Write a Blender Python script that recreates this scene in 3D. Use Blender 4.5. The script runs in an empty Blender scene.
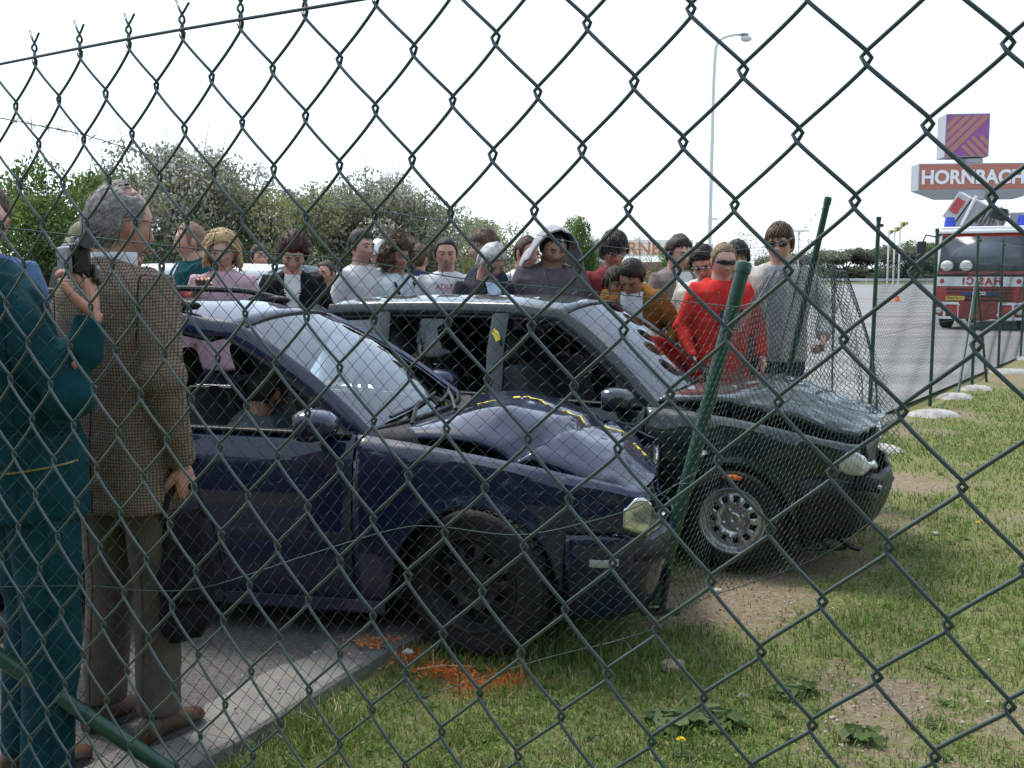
import bpy, bmesh, math, random
import numpy as np
from mathutils import Vector, Matrix, noise as mnoise
random.seed(7); np.random.seed(7)
sc = bpy.context.scene
C = sc.collection
PI = math.pi
# ------------------------------------------------------------------ camera
CAMZ = 1.62
FOC = 1080.0
PITCH = math.atan((384 - 272) / FOC)
cam_d = bpy.data.cameras.new('camera'); cam = bpy.data.objects.new('camera', cam_d); C.objects.link(cam)
cam.location = (0, 0, CAMZ); cam.rotation_euler = (PI / 2 - PITCH, 0, 0)
cam_d.sensor_width = 36; cam_d.lens = FOC / 1024 * 36; cam_d.clip_start = 0.05; cam_d.clip_end = 3000
sc.camera = cam
# ------------------------------------------------------------------ sky and sun (bright hazy overcast)
SUN_EL, SUN_AZ = 60.0, 318.0      # azimuth: 0 = +Y, clockwise
w = bpy.data.worlds.new('World'); sc.world = w; w.use_nodes = True
nt = w.node_tree
sky = nt.nodes.new('ShaderNodeTexSky'); sky.sky_type = 'NISHITA'; sky.sun_disc = False
sky.sun_elevation = math.radians(SUN_EL); sky.sun_rotation = math.radians(SUN_AZ)
sky.dust_density = 1.5; sky.air_density = 1.0; sky.ozone_density = 1.0
hs = nt.nodes.new('ShaderNodeHueSaturation'); hs.inputs['Saturation'].default_value = 0.85
hs.inputs['Value'].default_value = 1.0
bg = nt.nodes['Background']; bg.inputs['Strength'].default_value = 0.125
cl = nt.nodes.new('ShaderNodeMix'); cl.data_type = 'RGBA'; cl.inputs['Factor'].default_value = 0.42    # thin bright cloud over the sky
cl.inputs['B'].default_value = (8.0, 9.4, 10.9, 1)
nt.links.new(sky.outputs[0], hs.inputs['Color']); nt.links.new(hs.outputs[0], cl.inputs['A']); nt.links.new(cl.outputs['Result'], bg.inputs['Color'])
sl = bpy.data.lights.new('sun', 'SUN'); sun = bpy.data.objects.new('sun', sl); C.objects.link(sun)
sl.energy = 2.4; sl.angle = math.radians(14); sl.color = (1.0, 0.96, 0.9)
az = math.radians(SUN_AZ); el = math.radians(SUN_EL)
sd = Vector((math.sin(az) * math.cos(el), math.cos(az) * math.cos(el), math.sin(el)))
sun.rotation_euler = sd.to_track_quat('Z', 'Y').to_euler()
vs = sc.view_settings
vs.view_transform = 'Standard'; vs.look = 'None'; vs.exposure = 0.72; vs.gamma = 1; vs.use_curve_mapping = False
sc.cycles.max_bounces = 6; sc.cycles.transparent_max_bounces = 16

# ------------------------------------------------------------------ helpers
CP, SP = math.cos(PITCH), math.sin(PITCH)
def ray(px, py):
    a = (px - 512) / FOC; b = -(py - 384) / FOC
    return Vector((a, CP + b * SP, -SP + b * CP))
def PX(px, py, Y):
    d = ray(px, py); t = Y / d.y
    return Vector((d.x * t, Y, CAMZ + d.z * t))
def GR(px, py, z=0.0):
    d = ray(px, py); t = (z - CAMZ) / d.z
    return Vector((d.x * t, d.y * t, z))
def sstep(x, a=0.0, b=1.0):
    t = min(1.0, max(0.0, (x - a) / (b - a))); return t * t * (3 - 2 * t)
def lerp(a, b, t): return a + (b - a) * t
def interp(pts, x):
    return float(np.interp(x, [p[0] for p in pts], [p[1] for p in pts]))
def spline(pts, n):
    """Catmull-Rom through pts, n samples"""
    P = [Vector(p) for p in pts]; out = []
    m = len(P) - 1
    for i in range(n):
        u = i / (n - 1) * m; k = min(int(u), m - 1); t = u - k
        p0 = P[max(k - 1, 0)]; p1 = P[k]; p2 = P[k + 1]; p3 = P[min(k + 2, m)]
        out.append(0.5 * ((2 * p1) + (p2 - p0) * t + (2 * p0 - 5 * p1 + 4 * p2 - p3) * t * t + (3 * p1 - p0 - 3 * p2 + p3) * t ** 3))
    return out

MATS = {}
def mat(name, col, rough=0.6, metal=0.0, vary=0.15, scale=30.0, bump=0.0, bscale=None, coat=0.0, col2=None, spec=0.5, emit=0.0, sheen=0.0):
    if name in MATS: return MATS[name]
    m = bpy.data.materials.new(name); m.use_nodes = True; MATS[name] = m
    t = m.node_tree; b = t.nodes['Principled BSDF']
    b.inputs['Roughness'].default_value = rough; b.inputs['Metallic'].default_value = metal
    b.inputs['Specular IOR Level'].default_value = spec
    b.inputs['Coat Weight'].default_value = coat; b.inputs['Coat Roughness'].default_value = 0.03
    if sheen: b.inputs['Sheen Weight'].default_value = sheen
    tc = t.nodes.new('ShaderNodeTexCoord')
    n = t.nodes.new('ShaderNodeTexNoise'); n.inputs['Scale'].default_value = scale; n.inputs['Detail'].default_value = 6
    n.inputs['Roughness'].default_value = 0.65
    t.links.new(tc.outputs['Object'], n.inputs['Vector'])
    r = t.nodes.new('ShaderNodeValToRGB')
    c2 = col2 if col2 else tuple(min(1, c * (1 + vary)) for c in col)
    c1 = tuple(c * (1 - vary) for c in col)
    r.color_ramp.elements[0].position = 0.3; r.color_ramp.elements[1].position = 0.7
    r.color_ramp.elements[0].color = (*c1, 1); r.color_ramp.elements[1].color = (*c2, 1)
    t.links.new(n.outputs['Fac'], r.inputs['Fac']); t.links.new(r.outputs['Color'], b.inputs['Base Color'])
    if bump:
        n2 = t.nodes.new('ShaderNodeTexNoise'); n2.inputs['Scale'].default_value = bscale or scale * 3; n2.inputs['Detail'].default_value = 4
        t.links.new(tc.outputs['Object'], n2.inputs['Vector'])
        bp = t.nodes.new('ShaderNodeBump'); bp.inputs['Strength'].default_value = bump; bp.inputs['Distance'].default_value = 0.01
        t.links.new(n2.outputs['Fac'], bp.inputs['Height']); t.links.new(bp.outputs['Normal'], b.inputs['Normal'])
    return m
def fabric(name, col, bump=0.25, vary=0.18): return mat(name, col, rough=0.9, vary=vary, scale=14, bump=bump, bscale=60, spec=0.15)
def skinm(i=0):
    cols = [(0.50, 0.27, 0.19), (0.42, 0.22, 0.15), (0.56, 0.33, 0.25), (0.46, 0.23, 0.17)]
    new = 'skin_%d' % i not in MATS
    m = mat('skin_%d' % i, cols[i], rough=0.5, vary=0.14, scale=22, spec=0.35, bump=0.08, bscale=220)
    if new:
        t = m.node_tree; b = t.nodes['Principled BSDF']; src = b.inputs['Base Color'].links[0].from_socket
        for nm, col, k in (('flush', (.42, .12, .09), .38), ('stubble', (.09, .065, .055), .55)):
            a = t.nodes.new('ShaderNodeAttribute'); a.attribute_name = nm; q = t.nodes.new('ShaderNodeMath'); q.operation = 'MULTIPLY'; q.use_clamp = True; q.inputs[1].default_value = k
            t.links.new(a.outputs['Fac'], q.inputs[0]); x = t.nodes.new('ShaderNodeMix'); x.data_type = 'RGBA'; t.links.new(q.outputs[0], x.inputs['Factor']); t.links.new(src, x.inputs['A']); x.inputs['B'].default_value = (*col, 1); src = x.outputs['Result']
        t.links.new(src, b.inputs['Base Color'])
    return m
def glass(name, tint=(0.75, 0.82, 0.8), rough=0.02, refl=1.0):
    if name in MATS: return MATS[name]
    m = bpy.data.materials.new(name); m.use_nodes = True; MATS[name] = m
    t = m.node_tree; t.nodes.remove(t.nodes['Principled BSDF'])
    o = t.nodes['Material Output']
    tr = t.nodes.new('ShaderNodeBsdfTransparent'); tr.inputs['Color'].default_value = (*tint, 1)
    g = t.nodes.new('ShaderNodeBsdfGlossy'); g.inputs['Roughness'].default_value = rough
    g.inputs['Color'].default_value = (0.93, 0.97, 1, 1)
    fr = t.nodes.new('ShaderNodeFresnel'); fr.inputs['IOR'].default_value = 1.5 * refl
    ns = t.nodes.new('ShaderNodeTexNoise'); ns.inputs['Scale'].default_value = 3.0
    tc = t.nodes.new('ShaderNodeTexCoord'); t.links.new(tc.outputs['Object'], ns.inputs['Vector'])
    bp = t.nodes.new('ShaderNodeBump'); bp.inputs['Strength'].default_value = 0.05; bp.inputs['Distance'].default_value = 0.02
    t.links.new(ns.outputs['Fac'], bp.inputs['Height']); t.links.new(bp.outputs['Normal'], g.inputs['Normal'])
    mx = t.nodes.new('ShaderNodeMixShader')
    t.links.new(fr.outputs[0], mx.inputs[0]); t.links.new(tr.outputs[0], mx.inputs[1]); t.links.new(g.outputs[0], mx.inputs[2])
    t.links.new(mx.outputs[0], o.inputs['Surface'])
    return m

class MB:
    def __init__(s): s.v = []; s.f = []; s.m = []
    def add(s, V, F, m=0):
        o = len(s.v); s.v.extend([tuple(p) for p in V]); s.f.extend([tuple(i + o for i in f) for f in F]); s.m.extend([m] * len(F)); return s
    def box(s, c, d, m=0, R=None):
        V = []
        for z in (-.5, .5):
            for x, y in ((-.5, -.5), (.5, -.5), (.5, .5), (-.5, .5)):
                p = Vector((x * d[0], y * d[1], z * d[2]))
                if R is not None: p = R @ p
                V.append(p + Vector(c))
        return s.add(V, [(3, 2, 1, 0), (4, 5, 6, 7), (0, 1, 5, 4), (1, 2, 6, 5), (2, 3, 7, 6), (3, 0, 4, 7)], m)
    def tube(s, pts, r, n=8, m=0, cap=True, flat=1.0, up=None):
        P = [Vector(p) for p in pts]; N = len(P)
        R = r if hasattr(r, '__len__') else [r] * N
        V = []; F = []
        T0 = (P[1] - P[0]).normalized()
        u = Vector(up) if up is not None else (Vector((0, 0, 1)) if abs(T0.z) < 0.9 else Vector((1, 0, 0)))
        for i in range(N):
            T = (P[min(i + 1, N - 1)] - P[max(i - 1, 0)])
            T = T.normalized() if T.length > 1e-9 else T0
            u = (u - T * u.dot(T))
            u = u.normalized() if u.length > 1e-6 else T.orthogonal().normalized()
            b = T.cross(u)
            for k in range(n):
                a = 2 * PI * k / n
                V.append(P[i] + u * (math.cos(a) * R[i] * flat) + b * (math.sin(a) * R[i]))
        for i in range(N - 1):
            for k in range(n):
                k2 = (k + 1) % n
                F.append((i * n + k, i * n + k2, (i + 1) * n + k2, (i + 1) * n + k))
        if cap: F.append(tuple(range(n - 1, -1, -1))); F.append(tuple((N - 1) * n + k for k in range(n)))
        return s.add(V, F, m)
    def loft(s, rings, m=0, cap=True):
        n = len(rings[0]); V = [p for r in rings for p in r]; F = []
        for i in range(len(rings) - 1):
            for k in range(n):
                k2 = (k + 1) % n
                F.append((i * n + k, i * n + k2, (i + 1) * n + k2, (i + 1) * n + k))
        if cap: F.append(tuple(range(n - 1, -1, -1))); F.append(tuple((len(rings) - 1) * n + k for k in range(n)))
        return s.add(V, F, m)
    def grid(s, fn, nu, nv, m=0, skip=None):
        V = [fn(i / nu, j / nv) for i in range(nu + 1) for j in range(nv + 1)]
        F = [(i * (nv + 1) + j, (i + 1) * (nv + 1) + j, (i + 1) * (nv + 1) + j + 1, i * (nv + 1) + j + 1) for i in range(nu) for j in range(nv) if not (skip and skip(i, j))]
        return s.add(V, F, m)
    def ell(s, c, r, nu=12, nv=8, m=0, R=None):
        V = []; F = []
        for j in range(nv + 1):
            th = PI * j / nv
            for i in range(nu):
                a = 2 * PI * i / nu
                p = Vector((r[0] * math.sin(th) * math.cos(a), r[1] * math.sin(th) * math.sin(a), r[2] * math.cos(th)))
                if R is not None: p = R @ p
                V.append(p + Vector(c))
        for j in range(nv):
            for i in range(nu):
                i2 = (i + 1) % nu
                if j == 0: F.append((i, (j + 1) * nu + i, (j + 1) * nu + i2))
                elif j == nv - 1: F.append((j * nu + i, (j + 1) * nu + i, j * nu + i2))
                else: F.append((j * nu + i, (j + 1) * nu + i, (j + 1) * nu + i2, j * nu + i2))
        return s.add(V, F, m)
    def lathe(s, prof, n=24, m=0, M=None, skip=None):
        """profile (r, h): axis = local Y; M transforms"""
        V = []; F = []
        for (r, h) in prof:
            for k in range(n):
                a = 2 * PI * k / n
                p = Vector((r * math.cos(a), h, r * math.sin(a)))
                V.append(M @ p if M is not None else p)
        for i in range(len(prof) - 1):
            for k in range(n):
                if skip and skip(i, k): continue
                k2 = (k + 1) % n
                F.append((i * n + k, i * n + k2, (i + 1) * n + k2, (i + 1) * n + k))
        return s.add(V, F, m)
    def xf(s, M): s.v = [tuple(M @ Vector(p)) for p in s.v]; return s
    def mesh(s, name, mats, smooth=True, sharp=40):
        used = sorted({i for f in s.f for i in f})
        if len(used) < len(s.v):
            mp = {o: n for n, o in enumerate(used)}; s.v = [s.v[i] for i in used]; s.f = [tuple(mp[i] for i in f) for f in s.f]
        me = bpy.data.meshes.new(name); me.from_pydata(s.v, [], s.f)
        for mm in (mats if isinstance(mats, (list, tuple)) else [mats]): me.materials.append(mm)
        if any(s.m): me.polygons.foreach_set('material_index', s.m)
        if smooth:
            me.shade_smooth()
            if sharp: me.set_sharp_from_angle(angle=math.radians(sharp))
        me.update(); return me
    def build(s, name, mats, parent=None, smooth=True, sharp=40, bevel=0, solid=0, seg=2, off=-1):
        o = bpy.data.objects.new(name, s.mesh(name, mats, smooth, sharp)); C.objects.link(o)
        if parent: o.parent = parent
        if solid:
            k = o.modifiers.new('solid', 'SOLIDIFY'); k.thickness = solid; k.offset = off
        if bevel:
            k = o.modifiers.new('bevel', 'BEVEL'); k.width = bevel; k.segments = seg; k.limit_method = 'ANGLE'; k.angle_limit = math.radians(35)
        return o
def thing(name, label, cat, loc=(0, 0, 0), rz=0.0, group=None):
    o = bpy.data.objects.new(name, None); o.empty_display_size = .2; C.objects.link(o)
    o.location = loc; o.rotation_euler = (0, 0, rz); return tag(o, label, cat, group)
def tag(o, label, cat, group=None):
    o['label'] = label; o['category'] = cat
    if group: o['group'] = group
    return o
def struct(o): o['kind'] = 'structure'; return o
def stuff(o): o['kind'] = 'stuff'; return o
def npmesh(name, V, F, mats, midx=None, smooth=False):
    """V (n,3) float, F (m,k) int : constant-size polygons"""
    me = bpy.data.meshes.new(name); V = np.asarray(V, np.float32); F = np.asarray(F, np.int32)
    me.vertices.add(len(V)); me.vertices.foreach_set('co', V.ravel())
    k = F.shape[1]
    me.loops.add(F.size); me.loops.foreach_set('vertex_index', F.ravel())
    me.polygons.add(len(F)); me.polygons.foreach_set('loop_start', np.arange(0, F.size, k, dtype=np.int32))
    try: me.polygons.foreach_set('loop_total', np.full(len(F), k, np.int32))
    except Exception: pass
    for mm in mats: me.materials.append(mm)
    if midx is not None: me.polygons.foreach_set('material_index', np.asarray(midx, np.int32))
    me.polygons.foreach_set('use_smooth', np.full(len(F), bool(smooth)))
    me.update(calc_edges=True); me.validate(); return me
def link(name, me, parent=None):
    o = bpy.data.objects.new(name, me); C.objects.link(o)
    if parent: o.parent = parent
    return o
def copy_tree(o, parent=None):
    c = o.copy(); C.objects.link(c)
    if parent: c.parent = parent
    for ch in list(o.children): copy_tree(ch, c)
    return c
def text_obj(txt, size, M, m, name='lettering', parent=None, extrude=0.01, bold=0.0, flip=False, spacing=1.0, fit=None):
    cu = bpy.data.curves.new('t', 'FONT'); cu.body = txt; cu.size = size; cu.extrude = extrude; cu.offset = bold
    cu.align_x = 'CENTER'; cu.align_y = 'CENTER'; cu.space_character = spacing; cu.resolution_u = 3
    o = bpy.data.objects.new('t', cu); C.objects.link(o)
    me = bpy.data.meshes.new_from_object(o); bpy.data.objects.remove(o); bpy.data.curves.remove(cu)
    me.name = name; me.materials.clear(); me.materials.append(m)
    S = Matrix.Diagonal((-1 if flip else 1, 1, 1, 1))
    if fit:
        xs = [v.co.x for v in me.vertices]; ys = [v.co.y for v in me.vertices]
        S = S @ Matrix.Diagonal((fit[0] / (max(xs) - min(xs)), fit[1] / (max(ys) - min(ys)), 1, 1)) @ Matrix.Translation((-(max(xs) + min(xs)) / 2, -(max(ys) + min(ys)) / 2, 0))
    me.transform(M @ S)
    if flip: me.flip_normals()
    return link(name, me, parent)
RX90 = Matrix.Rotation(PI / 2, 4, 'X')     # text plane XY -> XZ facing -Y
def remesh(mb, size, smooth_it=2):
    me = mb.mesh('tmp', []); o = bpy.data.objects.new('tmp', me); C.objects.link(o)
    k = o.modifiers.new('r', 'REMESH'); k.mode = 'VOXEL'; k.voxel_size = size; k.use_smooth_shade = True
    if smooth_it:
        k2 = o.modifiers.new('s', 'SMOOTH'); k2.factor = 0.5; k2.iterations = smooth_it
    dg = bpy.context.evaluated_depsgraph_get()
    out = bpy.data.meshes.new_from_object(o.evaluated_get(dg)); bpy.data.objects.remove(o); bpy.data.meshes.remove(me)
    out.shade_smooth(); return out
def vnoise(x, y, seed=0):
    """vectorised value noise in [0,1]"""
    xi = np.floor(x).astype(np.int64); yi = np.floor(y).astype(np.int64); fx = x - xi; fy = y - yi
    def h(a, b):
        n = (a * 374761393 + b * 668265263 + seed * 974711) & 0x7fffffff
        n = ((n ^ (n >> 13)) * 1274126177) & 0x7fffffff
        return ((n ^ (n >> 16)) & 0xffff) / 65535.0
    ux = fx * fx * (3 - 2 * fx); uy = fy * fy * (3 - 2 * fy)
    return (h(xi, yi) * (1 - ux) + h(xi + 1, yi) * ux) * (1 - uy) + (h(xi, yi + 1) * (1 - ux) + h(xi + 1, yi + 1) * ux) * uy
# ------------------------------------------------------------------ ground, car park, kerb
KERB = [GR(240, 747), GR(400, 652), GR(868, 442), GR(930, 407)]
d0 = (KERB[1] - KERB[0]).normalized(); d1 = (KERB[3] - KERB[1]).normalized()
KERB = [KERB[0] - d0 * 3.0, KERB[0], KERB[1], KERB[1] + d1 * 4, KERB[1] + d1 * 9, KERB[1] + d1 * 40]
def kerb_x(Y):
    for a, b in zip(KERB[:-1], KERB[1:]):
        if a.y <= Y <= b.y: return lerp(a.x, b.x, (Y - a.y) / (b.y - a.y))
    return KERB[0].x if Y < KERB[0].y else KERB[-1].x + (Y - KERB[-1].y) * d1.x / d1.y
def ground_mat():
    m = bpy.data.materials.new('grassy_soil'); m.use_nodes = True; t = m.node_tree; b = t.nodes['Principled BSDF']
    b.inputs['Roughness'].default_value = 0.95; b.inputs['Specular IOR Level'].default_value = 0.1
    tc = t.nodes.new('ShaderNodeTexCoord')
    def nz(s, d=6):
        n = t.nodes.new('ShaderNodeTexNoise'); n.inputs['Scale'].default_value = s; n.inputs['Detail'].default_value = d; n.inputs['Roughness'].default_value = .7
        t.links.new(tc.outputs['Object'], n.inputs['Vector']); return n
    def ramp(n, *st):
        r = t.nodes.new('ShaderNodeValToRGB'); e = r.color_ramp.elements
        e[0].position, e[0].color = st[0][0], (*st[0][1], 1); e[1].position, e[1].color = st[-1][0], (*st[-1][1], 1)
        for p, c in st[1:-1]:
            k = e.new(p); k.color = (*c, 1)
        t.links.new(n.outputs['Fac'], r.inputs['Fac']); return r
    soil = ramp(nz(46), (0.25, (0.11, 0.080, 0.052)), (0.45, (0.21, 0.158, 0.105)), (0.60, (0.30, 0.24, 0.17)), (0.74, (0.50, 0.44, 0.35)))
    grn = ramp(nz(60), (0.3, (0.08, 0.10, 0.028)), (0.7, (0.26, 0.27, 0.10)))
    at_ = t.nodes.new('ShaderNodeAttribute'); at_.attribute_name = 'grassiness'
    ad = t.nodes.new('ShaderNodeMath'); ad.operation = 'ADD'; t.links.new(at_.outputs['Fac'], ad.inputs[0])
    n5 = nz(14, 5); sb = t.nodes.new('ShaderNodeMath'); sb.operation = 'MULTIPLY_ADD'; sb.inputs[1].default_value = 1.5; sb.inputs[2].default_value = -.75
    t.links.new(n5.outputs['Fac'], sb.inputs[0]); t.links.new(sb.outputs[0], ad.inputs[1])
    msk = t.nodes.new('ShaderNodeValToRGB'); e = msk.color_ramp.elements; e[0].position = .40; e[0].color = (0, 0, 0, 1); e[1].position = .62; e[1].color = (.85, .85, .85, 1); t.links.new(ad.outputs[0], msk.inputs['Fac'])
    mx = t.nodes.new('ShaderNodeMix'); mx.data_type = 'RGBA'
    t.links.new(msk.outputs['Color'], mx.inputs['Factor']); t.links.new(soil.outputs['Color'], mx.inputs['A']); t.links.new(grn.outputs['Color'], mx.inputs['B'])
    mo = t.nodes.new('ShaderNodeMix'); mo.data_type = 'RGBA'; ao = t.nodes.new('ShaderNodeAttribute'); ao.attribute_name = 'spray'; t.links.new(ao.outputs['Fac'], mo.inputs['Factor'])
    t.links.new(mx.outputs['Result'], mo.inputs['A']); mo.inputs['B'].default_value = (.62, .12, .03, 1); t.links.new(mo.outputs['Result'], b.inputs['Base Color'])
    bp = t.nodes.new('ShaderNodeBump'); bp.inputs['Strength'].default_value = 0.8; bp.inputs['Distance'].default_value = 0.02
    t.links.new(nz(70).outputs['Fac'], bp.inputs['Height']); t.links.new(bp.outputs['Normal'], b.inputs['Normal'])
    return m
def gheight(x, y):
    r = math.hypot(x, y)
    if r > 16: return -0.006
    return 0.035 * (mnoise.noise(Vector((x * .9, y * .9, 3))) + .6 * mnoise.noise(Vector((x * 2.7, y * 2.7, 9)))) * (1 - sstep(r, 10, 16)) - .012
PATCH = [(-.42, GR(722, 612), .32), (-.40, GR(745, 588), .4), (-.28, GR(900, 480), .5), (-.26, GR(880, 700), .25), (-.22, GR(990, 620), .35), (-.25, GR(560, 735), .25), (-.30, GR(820, 560), .35), (-.2, GR(940, 430), .5), (-.25, GR(800, 740), .22), (-.25, GR(400, 760), .2),
         (.30, GR(545, 655), .40), (.30, GR(700, 715), .28), (.25, GR(310, 730), .30), (.2, GR(880, 640), .4), (.22, GR(960, 560), .5), (.2, GR(1000, 450), 1.0), (.15, GR(600, 720), .25)]
SPRAY = [(GR(398, 655), .13, .06), (GR(447, 668), .12, .06), (GR(492, 676), .17, .04), (GR(470, 680), .08, .05)]
def grassiness(x, y):
    x = np.asarray(x, float); y = np.asarray(y, float)
    g = .175 + .45 * vnoise(x * .8 + 31, y * .8 + 17, 1) + .33 * vnoise(x * 2.1 + 5, y * 2.1 + 9, 2) + .25 * vnoise(x * 5.3 + 2, y * 5.3 + 3, 3)
    for a, c, r in PATCH: g = g + a * np.exp(-((x - c.x) ** 2 + ((y - c.y) * .8) ** 2) / r ** 2)
    return g
mb = MB()
NX, NY = 230, 230
def gp(u, v):
    x = lerp(-8, 14, u); y = lerp(-2, 20, v)
    ed = min(u, 1 - u, v, 1 - v) * 22
    return (x, y, gheight(x, y) * sstep(ed, 0, 2) - 0.006)
mb.grid(gp, NX, NY)
B = 2500
mb.add([(-B, -B, -.006), (B, -B, -.006), (B, B, -.006), (-B, B, -.006), (-8, -2, -.006), (14, -2, -.006), (14, 20, -.006), (-8, 20, -.006)],
       [(0, 1, 5, 4), (1, 2, 6, 5), (2, 3, 7, 6), (3, 0, 4, 7)])
go = struct(mb.build('grass_ground', ground_mat()))
VX = np.array([v[0] for v in mb.v]); VY = np.array([v[1] for v in mb.v])
a_ = go.data.attributes.new('grassiness', 'FLOAT', 'POINT'); a_.data.foreach_set('value', np.where(np.hypot(VX, VY) > 40, .7, grassiness(VX, VY)).astype(np.float32))
sp_ = np.zeros(len(VX))
for c, rx, ry in SPRAY: sp_ = np.maximum(sp_, np.exp(-((VX - c.x) / rx) ** 2 - ((VY - c.y) / ry) ** 2) * .85)
a_ = go.data.attributes.new('spray', 'FLOAT', 'POINT'); a_.data.foreach_set('value', sp_.astype(np.float32))
asph = mat('grey_asphalt', (0.20, 0.195, 0.19), rough=0.9, vary=0.22, scale=9, bump=0.35, bscale=160, col2=(0.25, 0.243, 0.235))
def asphalt():
    t = asph.node_tree; b = t.nodes['Principled BSDF']
    tc = t.nodes['Texture Coordinate']; n = t.nodes.new('ShaderNodeTexNoise'); n.inputs['Scale'].default_value = 130; n.inputs['Detail'].default_value = 3
    t.links.new(tc.outputs['Object'], n.inputs['Vector'])
    n2 = t.nodes.new('ShaderNodeTexNoise'); n2.inputs['Scale'].default_value = .35; n2.inputs['Detail'].default_value = 5
    mp = t.nodes.new('ShaderNodeMapping'); mp.inputs['Scale'].default_value = (.35, 1.6, 1); mp.inputs['Rotation'].default_value = (0, 0, .25)
    t.links.new(tc.outputs['Object'], mp.inputs['Vector']); t.links.new(mp.outputs[0], n2.inputs['Vector'])
    src = b.inputs['Base Color'].links[0].from_socket
    for nn, amt in ((n, 0.75), (n2, 0.55)):
        mp_ = t.nodes.new('ShaderNodeMapRange'); mp_.inputs['From Min'].default_value = .3; mp_.inputs['From Max'].default_value = .7
        mp_.inputs['To Min'].default_value = 1 - amt / 2; mp_.inputs['To Max'].default_value = 1 + amt / 2
        t.links.new(nn.outputs['Fac'], mp_.inputs['Value'])
        mx = t.nodes.new('ShaderNodeVectorMath'); mx.operation = 'SCALE'
        t.links.new(src, mx.inputs[0]); t.links.new(mp_.outputs[0], mx.inputs['Scale']); src = mx.outputs[0]
    t.links.new(src, b.inputs['Base Color'])
asphalt()
LOT = []
mb = MB()
row = [(p.x - .30, p.y) for p in KERB]
V = [(x, y, .030) for x, y in row] + [(x - 60 if i < 3 else x - 60, y + 6, .030) for i, (x, y) in enumerate(row)]
n = len(row)
mb.add(V, [(i, i + 1, n + i + 1, n + i) for i in range(n - 1)])
# far extension of the car park
a = row[-1]
mb.add([(a[0], a[1], .030), (a[0] + 170, a[1] + 102, .030), (-40, a[1] + 102, .030), (a[0] - 60, a[1] + 6, .030)], [(0, 1, 2, 3)])
struct(mb.build('car_park', asph))
grv = mat('path_gravel', (.075, .067, .060), rough=.95, vary=.35, scale=55, bump=.9, bscale=140, col2=(.15, .138, .122))
rowp = [(kerb_x(y) - .31, y) for y in np.linspace(.6, 8.0, 24)]; n = len(rowp)
mb = MB(); mb.add([(x, y, .034) for x, y in rowp] + [(x - 4.2 + .25 * math.sin(y * 2.3) + .15 * math.sin(y * 5.1), y + 1.0, .034) for x, y in rowp], [(i, i + 1, n + i + 1, n + i) for i in range(n - 1)])
struct(mb.build('gravel_path', grv))
# concrete edging, one slab after another
conc = mat('weathered_concrete', (0.165, 0.155, 0.138), rough=0.9, vary=0.25, scale=7, bump=0.5, bscale=90)
kerb_root = bpy.data.objects.new('kerb', None); C.objects.link(kerb_root); struct(kerb_root)
dist = 0; segs = []
P = spline(KERB[:5], 200)
acc = [0]
for i in range(1, len(P)): acc.append(acc[-1] + (P[i] - P[i - 1]).length)
def kerb_at(s):
    s = min(max(s, 0), acc[-1]); k = int(np.searchsorted(acc, s)); k = min(max(k, 1), len(P) - 1)
    t = (s - acc[k - 1]) / max(1e-6, acc[k] - acc[k - 1]); return P[k - 1].lerp(P[k], t)
s = 0.0; i = 0
while s < acc[-1] - .5:
    L = 0.99; a = kerb_at(s + .004); b = kerb_at(s + L - .004); s += L
    t = (b - a).normalized(); nrm = Vector((-t.y, t.x, 0)); h = .036 + .005 * random.random()
    mb = MB()
    def kp(u, v):
        prof = [(0.0, -.12), (0.0, h - .012), (.012, h), (.155, h + .001), (.298, h - .002), (.298, -.12)]
        q, z = prof[int(round(v * 5))]
        p = a.lerp(b, u); jig = .006 * mnoise.noise(Vector((p.x * 9, p.y * 9, q * 30)))
        return (p.x + nrm.x * q, p.y + nrm.y * q, z + jig)
    mb.grid(kp, 6, 5)
    for e in (0, 1):
        vs_ = [kp(e, j / 5) for j in range(6)]; mb.add(vs_, [tuple(range(6))])
    mb.build('kerb_slab', conc, kerb_root, sharp=30); i += 1
# ------------------------------------------------------------------ background
def leafmat(n, c, v=.35, tr=.5):
    new = n not in MATS
    m = mat(n, c, rough=.7, vary=v, scale=3.5, spec=.2)
    if new:
        t = m.node_tree; b = t.nodes['Principled BSDF']; o = t.nodes['Material Output']; tl = t.nodes.new('ShaderNodeBsdfTranslucent'); mx = t.nodes.new('ShaderNodeMixShader'); mx.inputs[0].default_value = tr
        t.links.new(b.inputs['Base Color'].links[0].from_socket, tl.inputs['Color']); t.links.new(b.outputs[0], mx.inputs[1]); t.links.new(tl.outputs[0], mx.inputs[2]); t.links.new(mx.outputs[0], o.inputs['Surface'])
    return m
LG = [leafmat('leaf_bright_green', (.13, .20, .05)), leafmat('leaf_mid_green', (.10, .155, .042)), leafmat('leaf_dark_green', (.065, .10, .034))]
LB = [leafmat('leaf_olive', (.21, .24, .135)), leafmat('leaf_brown_green', (.20, .205, .14)), leafmat('blossom_pale', (.46, .44, .40)), leafmat('leaf_deep_olive', (.15, .17, .10))]
LY = [leafmat('leaf_yellow_green', (.23, .25, .11)), leafmat('leaf_olive_green', (.19, .21, .11)), leafmat('leaf_dull_brown', (.15, .14, .10)), leafmat('blossom_dull', (.32, .31, .27))]
LH = [leafmat('hedge_grey_green', (.17, .185, .13)), leafmat('hedge_olive', (.14, .155, .10)), leafmat('hedge_pale', (.24, .24, .21))]  # paler, greyer leaves: distance haze put into the colour
bark = mat('bark', (.075, .062, .05), rough=.95, vary=.35, scale=25, bump=.6)
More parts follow.
